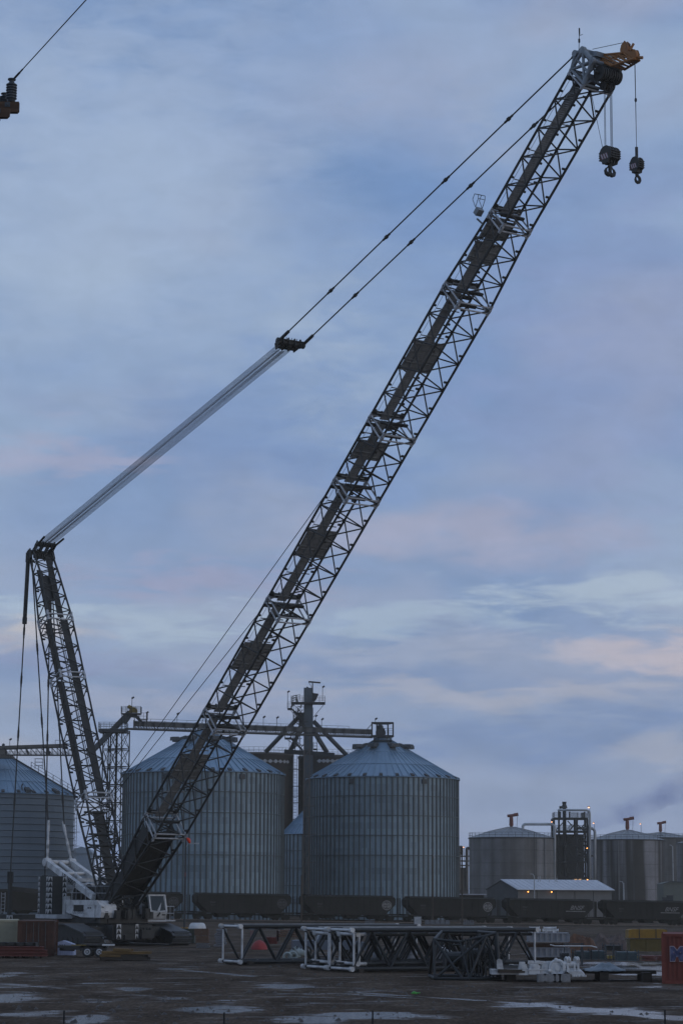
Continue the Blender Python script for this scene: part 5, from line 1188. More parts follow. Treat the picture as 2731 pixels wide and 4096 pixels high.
# ------------------------------------------------------------------ poles in front of the train
pinkb_=mat('faded_pink_sign',(.16,.07,.07),.7)
def pole(px,ytop,Y,r,label,kind='utility_pole',arm=None,m_=timber):
    p=at(px,3600,Y); o=thing(kind,(p.x,Y,0),label,'pole'); h=at(px,ytop,Y).z
    m=MB(); m.tube((0,0,0),(0,0,h),r,8,r*.75); m.build('pole_shaft',m_,o)
    if arm=='lamp':
        a=MB(); z=at(px,3376,Y).z; a.path([(0,0,z-.5),(.3,-.1,z),(.7,-.1,z+.05)],.05,5); a.bx(.5,1.7,-.25,.1,z,z+.16); a.build('lamp_head',lgrey,o)
        s=MB(); z=at(px,3506,Y).z; s.bx(-.12,.12,-r-.05,-r-.02,z,z+.5); s.build('pole_sign',pinkb_,o)
    if arm=='hook':
        a=MB(); a.path([(0,0,h-.3),(-.2,0,h+.2),(-.7,0,h+.3)] if px>2000 else [(0,0,h-.2),(.25,0,h),(.3,0,h-.5)],.08,6); a.build('lamp_head',lgrey,o)
    return o
pole(740,3350,300,.14,'dark street light pole under the orange streamer right of the crane','street_light','lamp',dstruct)
pole(1206,3500,350,.16,'brown wooden pole at the foot of the rusty lattice column')
pole(1729,3420,350,.15,'dark pole with a short bent head in front of the right grain silo','utility_pole','hook')
pole(1847,3385,352,.14,'slim dark pole in the gap between the grain silo and the pale tank')
pole(2136,3502,425,.10,'slim lamp pole in front of the left part of the metal shed','street_light','hook',lgrey)
pole(2493,3532,425,.14,'pale bent-topped vent pipe in front of the streaked tank','vent_pipe','hook',lgrey)
pole(2692,3385,540,.14,'thin bent-topped vent pipe between the streaked tank and the right edge','vent_pipe','hook',lgrey)
# ------------------------------------------------------------------ boom sections lying in the yard
TH2=R(28); lx=V((math.cos(TH2),math.sin(TH2),0)); 
darkblue=mat('dark_slate_steel',(.015,.0175,.019),.5,0,.25,1.2,dirt=(.024,.025,.026),dscale=1,damt=.4,spec=.4)
def end_frame2(W_,D_,x,parent,name='end_frame',r=.066):
    mb=MB(); c=[V((x,-W_/2,D_)),V((x,W_/2,D_)),V((x,W_/2,0)),V((x,-W_/2,0))]
    for i in range(4):
        mb.tube(c[i],c[(i+1)%4],r if i in (1,3) else r*1.15,8)
        s_=-1 if x<1 else 1
        mb.tube(c[i]+V((s_*.02,0,0)),c[i]+V((-s_*.45,0,0)),.10,8); mb.tube(c[i]+V((s_*.14,-.10,0)),c[i]+V((s_*.14,.10,0)),.12,12)
        for dy in (-.11,.11): mb.tube(c[i]+V((s_*.14,dy-.02,0)),c[i]+V((s_*.14,dy+.02,0)),.145,12)
    return mb.build(name,white,parent)
def lying_section(corner,label,ang,Ln=12.2,inner=True,zb=.18,n=5):
    p=gp(*corner); o=thing('boom_section',(p.x,p.y,zb),label,'crane boom section','spare boom sections lying in the yard',ang)
    W_,D_=2.86,2.15
    m=MB(); 
    def lat(mb,W_,D_,x0,x1,rc,rl,z0):
        cc=lambda k,x:V((x,(-W_/2,W_/2,W_/2,-W_/2)[k],z0+(D_,D_,0,0)[k]))
        for k in range(4): mb.tube(cc(k,x0),cc(k,x1),rc,8)
        for k in range(4):
            a,b=k,(k+1)%4
            for i in range(n):
                q=lambda t:x0+(x1-x0)*t
                mb.tube(cc(a,q(i/n)),cc(b,q((i+.5)/n)),rl,6); mb.tube(cc(b,q((i+.5)/n)),cc(a,q((i+1)/n)),rl,6)
    lat(m,W_,D_,0,Ln,.125,.075,0); fr=m.build('lattice_frame',darkblue,o); fr.location=(0,W_/2,0); 
    for x in (.1,Ln-.1): e=end_frame2(W_,D_,x,o); e.location=(0,W_/2,0)
    wk=MB(); wk.bx(.6,Ln-.6,-.4,.4,D_-.12,D_-.07); wk.tube((.5,.6,D_+.1),(Ln-.5,.6,D_+.1),.05,6)
    for i in range(6): wk.bx(1+i*2,1.1+i*2,-1.3,1.3,D_-.2,D_-.12)
    w_=wk.build('walkway',dgrey,o); w_.location=(0,W_/2,0)
    if inner:
        m=MB(); lat(m,2.3,1.62,0,Ln-.4,.10,.055,.28); i_=m.build('nested_lattice',darkblue,o); i_.location=(.25,W_/2,0)
        e=end_frame2(2.3,1.62,.1,o,'nested_end_frame',.07); e.location=(.5,W_/2,.28)
    return o,p
wdir=V((-math.sin(TH2),math.cos(TH2),0))
f2,pF2=lying_section((1408,3890),'nearest lying boom section, right of a matching pair, with a smaller section nested inside',TH2)
f1,_=lying_section((1408,3890),'lying boom section, left of a matching pair with white end frames facing the puddles',TH2); f1.location=V((pF2.x,pF2.y,.18))+wdir*3.02
f3,pF3=lying_section((962,3860),'lying boom section set further back on the left with one open white end frame',R(27),12.4,False,n=5)
# timber dunnage under the sections
def dunnage(pos,ang,label,Ln=3.4):
    o=MB(); o.bx(-.15,.15,-.2,Ln,0,.2); o.bx(-.12,.12,-.1,Ln*.7,.2,.26); b=o.build('timber_block',timber,None,False,pos); b.rotation_euler=(0,0,ang); tag(b,label,'timber','timber bearers under the boom sections')
dunnage(V((pF2.x,pF2.y,-.02))+lx*.5,TH2,'timber bearer under the white ends of the front pair of boom sections',5.8)
dunnage(V((pF3.x,pF3.y,-.02))+V((.6,0,0)),R(27),'timber bearer under the open end of the left lying boom section')
# dark tapered boom foot lying in front
q=gp(1880,3921); tf=thing('boom_foot_section',(q.x,q.y,.08),'dark tapered lattice boom foot standing in front of the lying boom sections','crane boom section',None,R(8))
m=MB()
def W3(x,y,z): return V((x,y,z))
bl=[W3(-1.75,.5,0),W3(-.1,-.25,0),W3(1.55,.05,0),W3(1.2,4.2,0),W3(-1.3,4.6,0)]
tpz=[W3(-1.65,1.3,1.95),W3(-.35,.9,1.83),W3(.95,.5,2.15),W3(1.5,.6,2.3),W3(1.3,4.4,2.3),W3(-.6,4.8,2.3)]
for a,b in ((bl[0],bl[1]),(bl[1],bl[2]),(bl[2],bl[3]),(bl[3],bl[4]),(bl[4],bl[0])): m.tube(a,b,.085,8)
for a,b in zip(tpz,tpz[1:]+tpz[:1]): m.tube(a,b,.075,8)
for a,b,r in ((bl[0],tpz[2],.075),(bl[0],tpz[0],.07),(bl[2],tpz[3],.1),(bl[1],tpz[2],.07),(bl[2],tpz[2],.07),(bl[3],tpz[4],.09),(bl[4],tpz[5],.09),(bl[1],tpz[1],.06),(tpz[0],bl[1].lerp(bl[0],.2),.08),(bl[4],tpz[0],.07),(bl[3],tpz[3],.06),(bl[2],tpz[4],.06)): m.tube(a,b,r,8)
rn=random.Random(9)
for i in range(9): x=-.1+i*.19; m.tube((x,.15,.05),(x+rn.uniform(-.15,.15),.7,2.0),.045,6)
for i in range(34):
    a=V((rn.uniform(-.9,1.45),rn.uniform(.4,4),rn.uniform(.15,1.9))); d=rn.choice([V((1,0,0)),V((0,0,1)),V((.5,0,.8)),V((.3,.9,0))]); m.tube(a,a+d*rn.uniform(.3,1.0),rn.uniform(.03,.06),6)
for x,y,z,r in ((.4,1.2,1.1,.42),(.5,2.0,.7,.5),(-.3,2.6,.9,.4)): m.tube((x-.5,y,z),(x+.6,y+.3,z),r,14); m.tube((x-.52,y,z),(x-.45,y,z),r*1.35,16); m.tube((x+.55,y+.3,z),(x+.62,y+.3,z),r*1.35,16)
m.build('tapered_lattice',darkblue,tf)
m=MB()
for i in range(12):
    a=V((rn.uniform(.2,1.4),rn.uniform(.2,.8),rn.uniform(.8,1.5))); m.path([a,a+V((.4,0,-.3)),a+V((.7,.1,.25)),a+V((1.0,.1,.1))],.03,5)
m.build('hydraulic_hoses',rubber,tf)
# ------------------------------------------------------------------ white machine parts on dunnage
q=gp(2120,3925,0); wp=V((q.x,q.y,0)); ang=R(9)
def pt_(px,py,Y): return at(px,py,Y)
YW=118.5
dn=MB(); a=at(1990,3897,YW); b=at(2640,3912,YW)
dn.prism([V((a.x,YW-.3,.45)),V((b.x,YW+1.5,.36)),V((b.x,YW+3.8,.36)),V((a.x,YW+2.8,.45))],(0,0,.16))
for x in (.5,5.2,7.4): dn.bx(a.x+x,a.x+x+.45,YW+.4,YW+2.8,0,.46)
dm=dn.build('timber_mat',timber); tag(dm,'long dark timber mat raised on blocks carrying the white machine parts','timber mat')
for i,px in enumerate((2163,2196,2225,2252)):
    p=at(px,3905,YW-.2); m=MB(); wdt=.42+.2*(i%2); m.bx(-wdt/2,wdt/2,-.25,.35,0,.40); m.bx(-wdt/2+.05,wdt/2-.05,-.28,-.25,.06,.34)
    o=m.build('concrete_block',mat('grey_block',(.22,.22,.22),.85,0,.3,3),None,False,(p.x,YW-.35,0)); tag(o,'rough grey concrete block in the short row under the timber mat','block','concrete blocks under the timber mat')
def lugged_plate(px0,px1,pb,ptop,Y,label,lugs,base=True):
    a=at(px0,pb,Y); b=at(px1,pb,Y); t=at(px0,ptop,Y).z; o=thing('bearing_bracket',((a.x+b.x)/2,Y,a.z),label,'machine part','white crane brackets on the timber mat'); w=(b.x-a.x)/2; h=t-a.z; zb_=h*.36
    m=MB(); m.prism([(-w,-.0,0),(w,-.0,0),(w*1.0,.0,zb_),(-w,.0,zb_)],(0,1.6,0)); m.bx(-w-.02,w+.02,-.03,1.62,zb_-.03,zb_+.03); m.build('base_box',white,o)
    m=MB(); tw_=.70*w
    m.prism([(-w*.9,.1,zb_+.03),(w*.9,.1,zb_+.03),(tw_,.1,h*.8),(-tw_,.1,h*.8)],(0,.9,0))
    for s_ in lugs: m.prism([(s_*tw_-.16,.1,h*.78),(s_*tw_+.16,.1,h*.78),(s_*tw_+.13,.1,h),(s_*tw_-.13,.1,h)],(0,.35,0))
    m.tube((0,.02,h*.55),(0,.12,h*.55),.12,12); m.tube((0,-.02,h*.55),(0,.12,h*.55),.06,10); m.build('lug_plate',white,o); return o
lugged_plate(2074,2112,3900,3848,YW,'white bracket left of the pair with twin lugs, beside the dark boom foot',(-.3,))
lugged_plate(2114,2160,3898,3843,YW-.05,'white bracket with two square lugs and a round boss',(-.8,.8))
lugged_plate(2162,2205,3898,3845,YW+.1,'white bracket with two lugs just left of the round gear part',(-.8,.8))
bmb=MB(); a=at(1962,3880,YW+.5); b=at(2074,3883,YW+.5); z=at(1962,3898,YW).z
bmb.prism([V((a.x,YW+.1,z)),V((b.x,YW+.1,z)),V((b.x,YW+.1,z+.24)),V((a.x,YW+.1,z+.24))],(0,1.5,0)); bmb.bx(a.x,b.x,YW+.05,YW+.1,z+.2,z+.26)
bmb.prism([V((a.x+.3,YW+.2,z+.24)),V((a.x+.62,YW+.2,z+.24)),V((a.x+.55,YW+.2,z+.72)),V((a.x+.4,YW+.2,z+.78)),V((a.x+.28,YW+.2,z+.70))],(0,.2,0))
bo=bmb.build('beam_bracket',white); tag(bo,'long low white beam with one upright lug beside the dark boom foot','machine part','white crane brackets on the timber mat')
q0=at(2265,3898,YW); go=thing('winch_mount',(q0.x,YW,q0.z),'white casting with round flange and four ring lugs on the timber mat','machine part')
def G_(x,y,dy=0): return at(x,y,YW)-V((q0.x,YW,q0.z))+V((0,dy,0))
m=MB(); cc=G_(2228,3872); m.ring(cc,.36,.10,(0.25,1,0),18,8); m.tube(cc+V((0,-.05,0)),cc+V((.02,.25,0)),.34,18); m.tube(cc+V((0,-.1,0)),cc+V((0,0,0)),.14,12)
for a in (100,30,-30,200): m.ball(cc+V((.42*math.cos(R(a)),0,.42*math.sin(R(a)))),.10,8)
m.build('round_flange',white,go)
m=MB(); a=G_(2248,3880);b=G_(2312,3848); m.bx(a.x,b.x,.0,1.0,a.z,b.z-.1); m.tube((a.x-.1,.0,b.z-.12),(b.x,.0,b.z-.12),.15,12); m.tube((a.x,.0,b.z-.38),(b.x,.0,b.z-.38),.10,10)
for x in (2252,2268,2295,2310): 
    p=G_(x,3858); m.bx(p.x-.05,p.x+.05,-.2,.2,p.z-.3,p.z+.05)
m.prism([G_(2262,3886,-.5),G_(2290,3903,-.5),G_(2335,3900,-.5),G_(2318,3884,-.5)],(0,.7,.12)); m.build('casting_body',white,go)
m=MB()
for x in (2263,2273,2300,2308): m.ring(G_(x,3842),.15,.06,(1,.35,0),12,6)
for x in (2288,2298,2310,2324,2334): m.tube(G_(x,3899,-.55),G_(x,3905,-.55),.07,8)
m.build('ring_lug',white,go)
# crumpled grey tarp on the mat
tp_=MB(); nx,ny=26,8
a=at(2338,3901,YW+.4); b=at(2500,3905,YW+.8)
for j in range(ny+1):
    for i in range(nx+1):
        u=i/nx;v=j/ny; x=a.x+(b.x-a.x)*u; y=YW+.2+1.7*v+.4*u; bump=math.sin(math.pi*v)*(.12+.30*max(0,1-abs(u-.55)*2.6)); z=.53+bump*(1+.8*noise.noise(V((x*2.3,y*2,1))))+.06*noise.noise(V((x*6,y*5,3)))
        tp_.v.append((x,y,max(z,.53)))
for j in range(ny):
    for i in range(nx): k=j*(nx+1)+i; tp_.f.append((k,k+1,k+nx+2,k+nx+1))
tpo=tp_.build('crumpled_tarp',mat('grey_blue_tarp',(.16,.19,.21),.5,0,.3,3,bump=.6,bscale=6),None,True); sol=tpo.modifiers.new('thick','SOLIDIFY'); sol.thickness=.03; tag(tpo,'crumpled grey-blue tarp on the right end of the timber mat','tarp')
# ------------------------------------------------------------------ containers and loads
def container_end(px0,px1,ptop,pbot,Y,label,m_,depth=6,bars=True,grp=None,name='shipping_container',rz=0,corr=False):
    a=at(px0,pbot,Y); b=at(px1,pbot,Y); t=at(px0,ptop,Y).z; o=thing(name,((a.x+b.x)/2,Y,max(a.z,0)),label,'container',grp,rz); w=(b.x-a.x)/2; h=t-max(a.z,0)
    m=MB(); m.bx(-w+.06,w-.06,.07,depth-.07,.1,h-.06); 
    k=int(2*w/.22)
    for i in range(k): x=-w+.12+i*(2*w-.24)/max(1,k-1); m.bx(x-.05,x+.05,.035,.08,.16,h-.14)
    kd=int(depth/.28)
    for i in range(kd):
        y=.2+i*(depth-.4)/(kd-1)
        for s_ in (-1,1): m.bx(s_*w-.09 if s_>0 else -w+.035,s_*w-.035 if s_>0 else -w+.09,y-.07,y+.07,.16,h-.14)
    m.build('corrugated_wall',m_,o)
    f=MB()
    for x in (-w,w):
        for y in (0,depth): f.bx(x-.08,x+.08,y-.08 if y else -.0,y+.08 if not y else y,0,h)
    for z in (0,h-.14):
        f.bx(-w,w,0,.1,z,z+.14); f.bx(-w,w,depth-.1,depth,z,z+.14)
        for x in (-w+.05,w-.05): f.bx(x-.05,x+.05,.1,depth-.1,z,z+.14)
    f.bx(-w+.02,w-.02,.02,depth-.02,h-.05,h-.01)
    f.build('corner_frame',m_,o)
    if bars:
        d=MB()
        for x in (-.55*w,-.15*w,.15*w,.55*w): d.tube((x,-.03,.15),(x,-.03,h-.12),.025,6); d.bx(x-.04,x+.04,-.06,.02,h*.42,h*.46)
        d.build('lock_rod',lgrey if 0 else structm,o)
    return o,w,h
rustc=mat('rust_red_container',(.075,.032,.02),.8,0,.25,.8,dirt=(.02,.013,.011),dscale=.5,damt=.6)
creamc=mat('cream_container',(.36,.33,.23),.7,0,.12,.8,dirt=(.15,.14,.11),dscale=.7,damt=.5)
container_end(74,212,3682,3823,161,'dark rust-red shipping container beside the cream one in front of the crane',rustc,rz=R(4.5))
container_end(-75,70,3679,3830,163.5,'cream corrugated shipping container at the left edge',creamc,6,False,rz=R(8))
redcont=mat('brick_red_container',(.175,.042,.028),.8,0,.14,.6,dirt=(.09,.032,.026),dscale=.5,damt=.4)
rc,rw,rh=container_end(2653,2830,3735,3936,116.5,'brick red container at the right edge with a dark blue lettered sign',redcont,6,False)
m=MB(); sx=-rw+.36; m.bx(sx,sx+1.7,-.05,-.02,rh-1.38,rh-.66); snb=m.build('name_board',redcont,rc)
rc.rotation_euler=(0,0,R(-8.2))
navy=mat('navy_sign_letters',(.035,.04,.11),.6,0,.5,4,dirt=(.25,.27,.4),dscale=3,damt=.5)
text('M',.86,stripe_w,snb,basis((1,0,0),(0,0,1),(0,-1,0),(sx+.33,-.06,rh-1.02)),bold=.09); text('M',.86,navy,snb,basis((1,0,0),(0,0,1),(0,-1,0),(sx+.33,-.075,rh-1.02)),bold=.06)
text('I',.86,stripe_w,snb,basis((1,0,0),(0,0,1),(0,-1,0),(sx+.92,-.06,rh-1.02)),bold=.09); text('I',.86,navy,snb,basis((1,0,0),(0,0,1),(0,-1,0),(sx+.92,-.075,rh-1.02)),bold=.06)
# red steel bundle and black rack at the left
q=gp(0,3832); y=q.y; a=at(-40,3820,y); b=at(186,3820,y)
o=thing('steel_bundle',((a.x+b.x)/2,y,0),'red painted steel beams stacked in front of the cream container','steel beams'); w=(b.x-a.x)/2
for i,(z0,x0,x1) in enumerate(((.12,-w,w),(.34,-w,w*.98),(.56,-w,w*.86))):
    m=MB()
    for k in range(3):
        yy=k*.36; m.bx(x0,x1,yy,yy+.3,z0,z0+.03); m.bx(x0,x1,yy,yy+.3,z0+.17,z0+.2); m.bx(x0,x1,yy+.13,yy+.17,z0,z0+.2)
    m.build('steel_beam',redp,o)
m=MB(); 
for x in (-w*.6,w*.1,w*.75): m.bx(x-.06,x+.06,-.05,1.1,0,.12); m.bx(x-.03,x+.03,-.06,0,.76,.9)
m.build('bearer',timber,o)
a=at(-20,3788,157); b=at(142,3788,157); z=at(60,3788,157).z; zt=at(60,3771,157).z
m=MB(); m.bx(a.x,b.x,157.2,159,z,z+.1); m.bx(a.x,b.x,157.2,157.4,z-.05,zt); m.bx(a.x,b.x,158.8,159,z,zt)
for i in range(5): x=a.x+.1+(b.x-a.x-.2)*i/4; m.bx(x-.06,x+.06,157.2,159,0,zt)
o=m.build('steel_rack',black); tag(o,'low black steel rack between the red beams and the containers','rack')
# twin axle trailer
q=gp(350,3829); yT=q.y-.2; tl0=at(350,3829,yT); tr=thing('flatbed_trailer',(tl0.x,yT,0),'black twin axle flatbed trailer parked in front of the near crawler track','trailer')
def R_(x,y,dy=0): return at(x,y,yT)-V((tl0.x,yT,0))+V((0,dy,0))
m=MB(); a=R_(232,3784); b=R_(425,3780); m.bx(a.x,b.x,0,2.2,.62,.78); m.bx(a.x+.4,b.x,.0,.12,.5,.64); m.beam(R_(232,3798,1.1),R_(292,3800,1.1),.25,.2); m.beam(R_(292,3795,.1),R_(330,3787,.1),.12,.2)
m.build('deck',mat('trailer_black',(.03,.028,.027),.6,0,.3,1),tr)
m=MB()
for x in (243,252,261): m.beam(R_(x-4,3778,.2),R_(x+6,3797,.2),.06)
m.build('tie_down_frame',black,tr)
m=MB(); c1=R_(350,3811);c2=R_(398,3810)
for c_ in (c1,c2): m.ring(V((c_.x,.2,.40)),.47,.05,(0,1,0),10,5,0,math.pi)
m.prism([(c1.x-.55,.0,.62),(c1.x-.3,.0,.86),(c2.x+.3,.0,.86),(c2.x+.6,.0,.62)],(0,.35,0)); m.build('mudguard',mat('trailer_black',(.03,.03,.03)),tr)
for c_ in (c1,c2):
    m=MB(); m.tube((c_.x,1.9,.36),(c_.x,2.2,.36),.36,20); m.build('wheel',rubber,tr); m=MB(); m.tube((c_.x,-.02,.36),(c_.x,.26,.36),.36,20); w_=m.build('wheel',rubber,tr)
    m=MB(); m.ring((c_.x,-.03,.36),.17,.055,(0,1,0),16,6); m.tube((c_.x,-.05,.36),(c_.x,-.02,.36),.075,10)
    for k in range(6): t=k*math.pi/3; m.tube((c_.x+.12*math.cos(t),-.045,.36+.12*math.sin(t)),(c_.x+.12*math.cos(t),-.03,.36+.12*math.sin(t)),.025,6)
    m.build('rim',lgrey,w_)
m=MB(); a=R_(286,3779); m.bx(a.x,R_(345,3777).x,-.02,.04,.79,.84); m.build('deck_edge_strip',yellow,tr); m=MB(); a=R_(410,3777); m.bx(a.x,a.x+.8,-.05,.6,.78,.88); m.build('aluminium_ramp',white,tr)
# blue tarped pallet behind the trailer
a=at(231,3822,164); b=at(296,3822,164); m=MB(); ts=[(a.x,0),(b.x,0),(b.x-.05,.75),(b.x-.6,.95),(a.x+.3,1.0),(a.x,.9)]; m.prism([V((x,164,z)) for x,z in ts],(0,1.5,0))
for i in range(7): x=a.x+.1+i*(b.x-a.x-.2)/6; m.tube((x,163.98,0.05),(x+.06,163.98,.8),.03,5)
o=m.build('tarped_pallet',mat('blue_white_tarp',(.34,.38,.52),.5,0,.2,2,bump=.5,bscale=4)); tag(o,'pale blue tarp over a pallet behind the trailer','tarp')
# stack of rusty timber mats
q=gp(485,3842); y=q.y; o=thing('timber_stack',(q.x,y,0),'untidy stack of rusty brown timber mats right of the trailer','timber')
rn=random.Random(21); mats_=[timber,mat('ochre_timber',(.16,.095,.03),.85,0,.35,2,dirt=(.05,.03,.015),dscale=1.2,damt=.7,stretch=(.4,2,2))]
for i,(x0,x1,z0,mm_) in enumerate(((-1.35,.2,0.02,0),(-1.3,.25,.22,1),(-1.2,.75,.42,1),(-.5,.55,.60,1),(.2,1.75,.02,0),(.1,1.6,.2,0),(.35,1.8,.38,1))):
    m=MB(); dy=rn.uniform(-.1,.3); tilt=rn.uniform(-.05,.05)
    for k in range(5):
        e=rn.uniform(-.15,.15); m.prism([V((x0+e,dy+k*.32,z0)),V((x1+e,dy+k*.32,z0+tilt)),V((x1+e,dy+k*.32,z0+.17+tilt)),V((x0+e,dy+k*.32,z0+.17))],(0,.29,0))
    m.build('timber_mat',mats_[mm_],o)
# ------------------------------------------------------------------ stacked goods in the middle distance
def crate(px0,px1,ptop,pbot,Y,label,m_,cat='crate',grp=None,depth=1.6,style='slat',name='crate',zmin=None):
    a=at(px0,pbot,Y); b=at(px1,pbot,Y); t=at(px0,ptop,Y).z; z0=max(0,a.z) if zmin is None else zmin
    if a.z<.15: z0=0
    o=thing(name,((a.x+b.x)/2,Y,z0),label,cat,grp); w=(b.x-a.x)/2; h=t-z0; m=MB()
    if style=='slat':
        m.bx(-w+.05,w-.05,.05,depth-.05,.02,h-.02); k=max(2,int(h/.22))
        for i in range(k): z=h*i/k; m.bx(-w,w,0,.05,z+.02,z+h/k-.03); m.bx(-w,w,depth-.05,depth,z+.02,z+h/k-.03); m.bx(-w-.0,-w+.05,.05,depth-.05,z+.02,z+h/k-.03); m.bx(w-.05,w,.05,depth-.05,z+.02,z+h/k-.03)
        m.build('slatted_box',m_,o); e=MB()
        for x in (-w+.08,0,w-.08): e.bx(x-.05,x+.05,-.03,0,0,h)
        e.build('batten',m_,o)
    elif style=='corr':
        k=max(4,int(2*w/.3)); m.bx(-w+.05,w-.05,.08,depth,.03,h-.03)
        for i in range(k): x=-w+.1+i*(2*w-.2)/(k-1); m.bx(x-.07,x+.07,.02,.08,.05,h-.05)
        m.build('corrugated_side',m_,o); e=MB(); e.bx(-w,w,0,depth,h-.06,h); e.bx(-w,w,0,depth,0,.05)
        for x in (-w,w-.06): e.bx(x,x+.06,0,.06,0,h)
        e.build('rim_frame',m_,o)
    elif style=='rack':
        n_=max(3,int(h/.13))
        for i in range(n_): z=h*i/n_; m.bx(-w+.03,w-.03,.02,.06,z,z+.05); m.bx(-w+.03,w-.03,depth-.06,depth-.02,z,z+.05)
        m.bx(-w+.08,w-.08,.1,depth-.1,.03,h-.06); m.build('mesh_panel',m_,o); 
        for x in (-w,0,w): 
            for y_ in (0,depth): e=MB(); e.bx(x-.035,x+.035,y_-.035,y_+.035,0,h+.06); e.build('corner_post',structm,o)
    elif style=='bars':
        n_=max(4,int(h/.16))
        for i in range(n_):
            z=h*i/n_; e=random.Random(int(px0)+i).uniform(-.12,.12)
            for k in range(4): m.bx(-w+e,w+e,k*depth/4,k*depth/4+depth/4-.04,z,z+h/n_-.04)
        m.build('bar_stack',m_,o)
    elif style=='wrapped':
        m.prism([(-w,0,0),(w,0,0),(w*.97,0,h*.9),(w*.8,0,h),(-w*.8,0,h*.98),(-w*.98,0,h*.88)],(0,depth,0)); m.build('wrapped_load',m_,o); e=MB()
        for x in (-w*.45,w*.4): e.bx(x-.03,x+.03,-.015,depth+.015,0,h+.01)
        e.build('strap',black,o)
    return o
brownb=mat('brown_crates',(.12,.07,.045),.8,0,.3,1.5,dirt=(.05,.035,.028),dscale=1,damt=.6)
pinkb=mat('faded_pink_crates',(.17,.10,.095),.8,0,.3,1.5,dirt=(.07,.05,.045),dscale=1,damt=.5)
greybar=mat('grey_steel_bars',(.13,.135,.145),.55,.1,.3,1.5)
teal=mat('teal_grey_steel',(.065,.095,.105),.6,.1,.25,1.5)
amber=mat('amber_load',(.26,.145,.018),.75,0,.3,1.4,dirt=(.12,.07,.02),dscale=1.2,damt=.5)
olive=mat('olive_yellow_load',(.13,.095,.025),.75,0,.3,1.2,dirt=(.06,.045,.02),dscale=1,damt=.6)
crate(699,752,3709,3771,207,'yellow load just right of the far crawler track',amber,'load',None,1.4,'wrapped','wrapped_load')
crate(727,777,3714,3771,205,'dark green load between the yellow load and the brown crates',mat('dark_green_load',(.03,.04,.03),.7,0,.3,2),'load',None,1.2,'slat','crate')
o=crate(778,806,3714,3742,188,'brown crate on the top left of the stack in front of the white tank',brownb,'crate','brown crates stacked by the white tank',1.2)
crate(807,835,3714,3742,188,'brown crate on the top right of the stack in front of the white tank',brownb,'crate','brown crates stacked by the white tank',1.2)
crate(784,835,3743,3771,188,'wide brown crate in the middle of the stack in front of the white tank',brownb,'crate','brown crates stacked by the white tank',1.2)
crate(785,834,3772,3789,188,'grey pallet load at the bottom of the stack in front of the white tank',greybar,'pallet',None,1.2,'bars','pallet_load')
crate(860,898,3715,3786,180,'stack of grey steel bars left of the open white end frame',greybar,'steel bars',None,2,'bars','bar_stack')
crate(1000,1018,3722,3756,188,'narrow pinkish crate left of the red sheeted heap',pinkb)
o=MB(); a=at(1017,3783,184); 
o.lathe([(1.05,0),(1.0,.35),(.8,.75),(.45,1.05),(.05,1.2)],14,(0,0,0)); rs_=o.build('sheeted_heap',mat('red_sheet',(.26,.02,.018),.6,0,.25,1.5,bump=.6,bscale=3),None,True,(at(1037,3783,184).x,184,0)); rs_.scale=(.62,.7,.62); tag(rs_,'small heap under a bright red sheet seen through the lattice','sheeted heap')
crate(1056,1108,3748,3776,190,'red brown crate right of the red sheeted heap',mat('red_brown_crate',(.14,.03,.025),.8,0,.3,1.5),'crate')
crate(1105,1116,3722,3766,188,'narrow pink crate standing between brown loads behind the lattice',pinkb)
crate(1118,1195,3718,3748,187,'long brown timber load behind the left lying boom section',brownb,'timber',None,1.5,'bars','timber_load')
crate(1120,1185,3750,3768,187,'pale topped timber load under the long brown one behind the left lying section',mat('pale_timber',(.17,.14,.10),.8,0,.3,1.5),'timber',None,1.5,'bars','timber_load')
# white propane tank
q=at(790,3712,232); o=thing('propane_tank',(q.x,232,0),'white round ended gas tank behind the brown crates','gas tank'); z=at(790,3716,232).z; m=MB()
rr=.62; hw_=.75; prof=[]
m.tube((-hw_+.25,0,z),(hw_-.25,0,z),rr,18); m.ball((-hw_+.25,0,z),rr,18,(.6,1,1)); m.ball((hw_-.25,0,z),rr,18,(.6,1,1)); m.build('tank_shell',white,o,True); m=MB(); m.tube((.2,0,z+rr-.05),(.2,0,z+rr+.55),.05,6); m.bx(.05,.4,-.1,.1,z+rr+.5,z+rr+.56); m.build('valve',structm,o); m=MB()
for x in (-.4,.4): m.bx(x-.1,x+.1,-.5,.5,0,z-.3)
m.build('saddle',structm,o)
# pale rigging heap seen through the lattice
q=gp(1172,3845); o=thing('rigging_gear',(q.x,q.y,0),'pale rope and shackles heaped on the mud behind the left boom section','rigging'); m=MB(); rn=random.Random(4)
pale=mat('pale_rope',(.34,.38,.36),.7,0,.25,3)
for x,z,r in ((-.35,.28,.25),(0,.32,.28)): m.ring((x,0,z),r,.09,(.3,1,0),14,6)
m.path([(-.6,.1,.12),(0,.0,.2),(.5,.1,.3)],.06,6); m.tube((0,0,.1),(.45,.1,.38),.05,6); m.build('shackle',pale,o)
m=MB()
for i in range(10):
    a=V((rn.uniform(-.1,.7),rn.uniform(.3,1.1),rn.uniform(.3,.8))); m.path([a,a+V((rn.uniform(-.4,.3),.1,rn.uniform(-.2,.3))),a+V((rn.uniform(-.5,.5),.2,rn.uniform(-.3,.2)))],.07,6)
m.ball((.35,.7,.5),.5,10,(1,.6,.55)); m.build('rope_coil',pale,o,True)
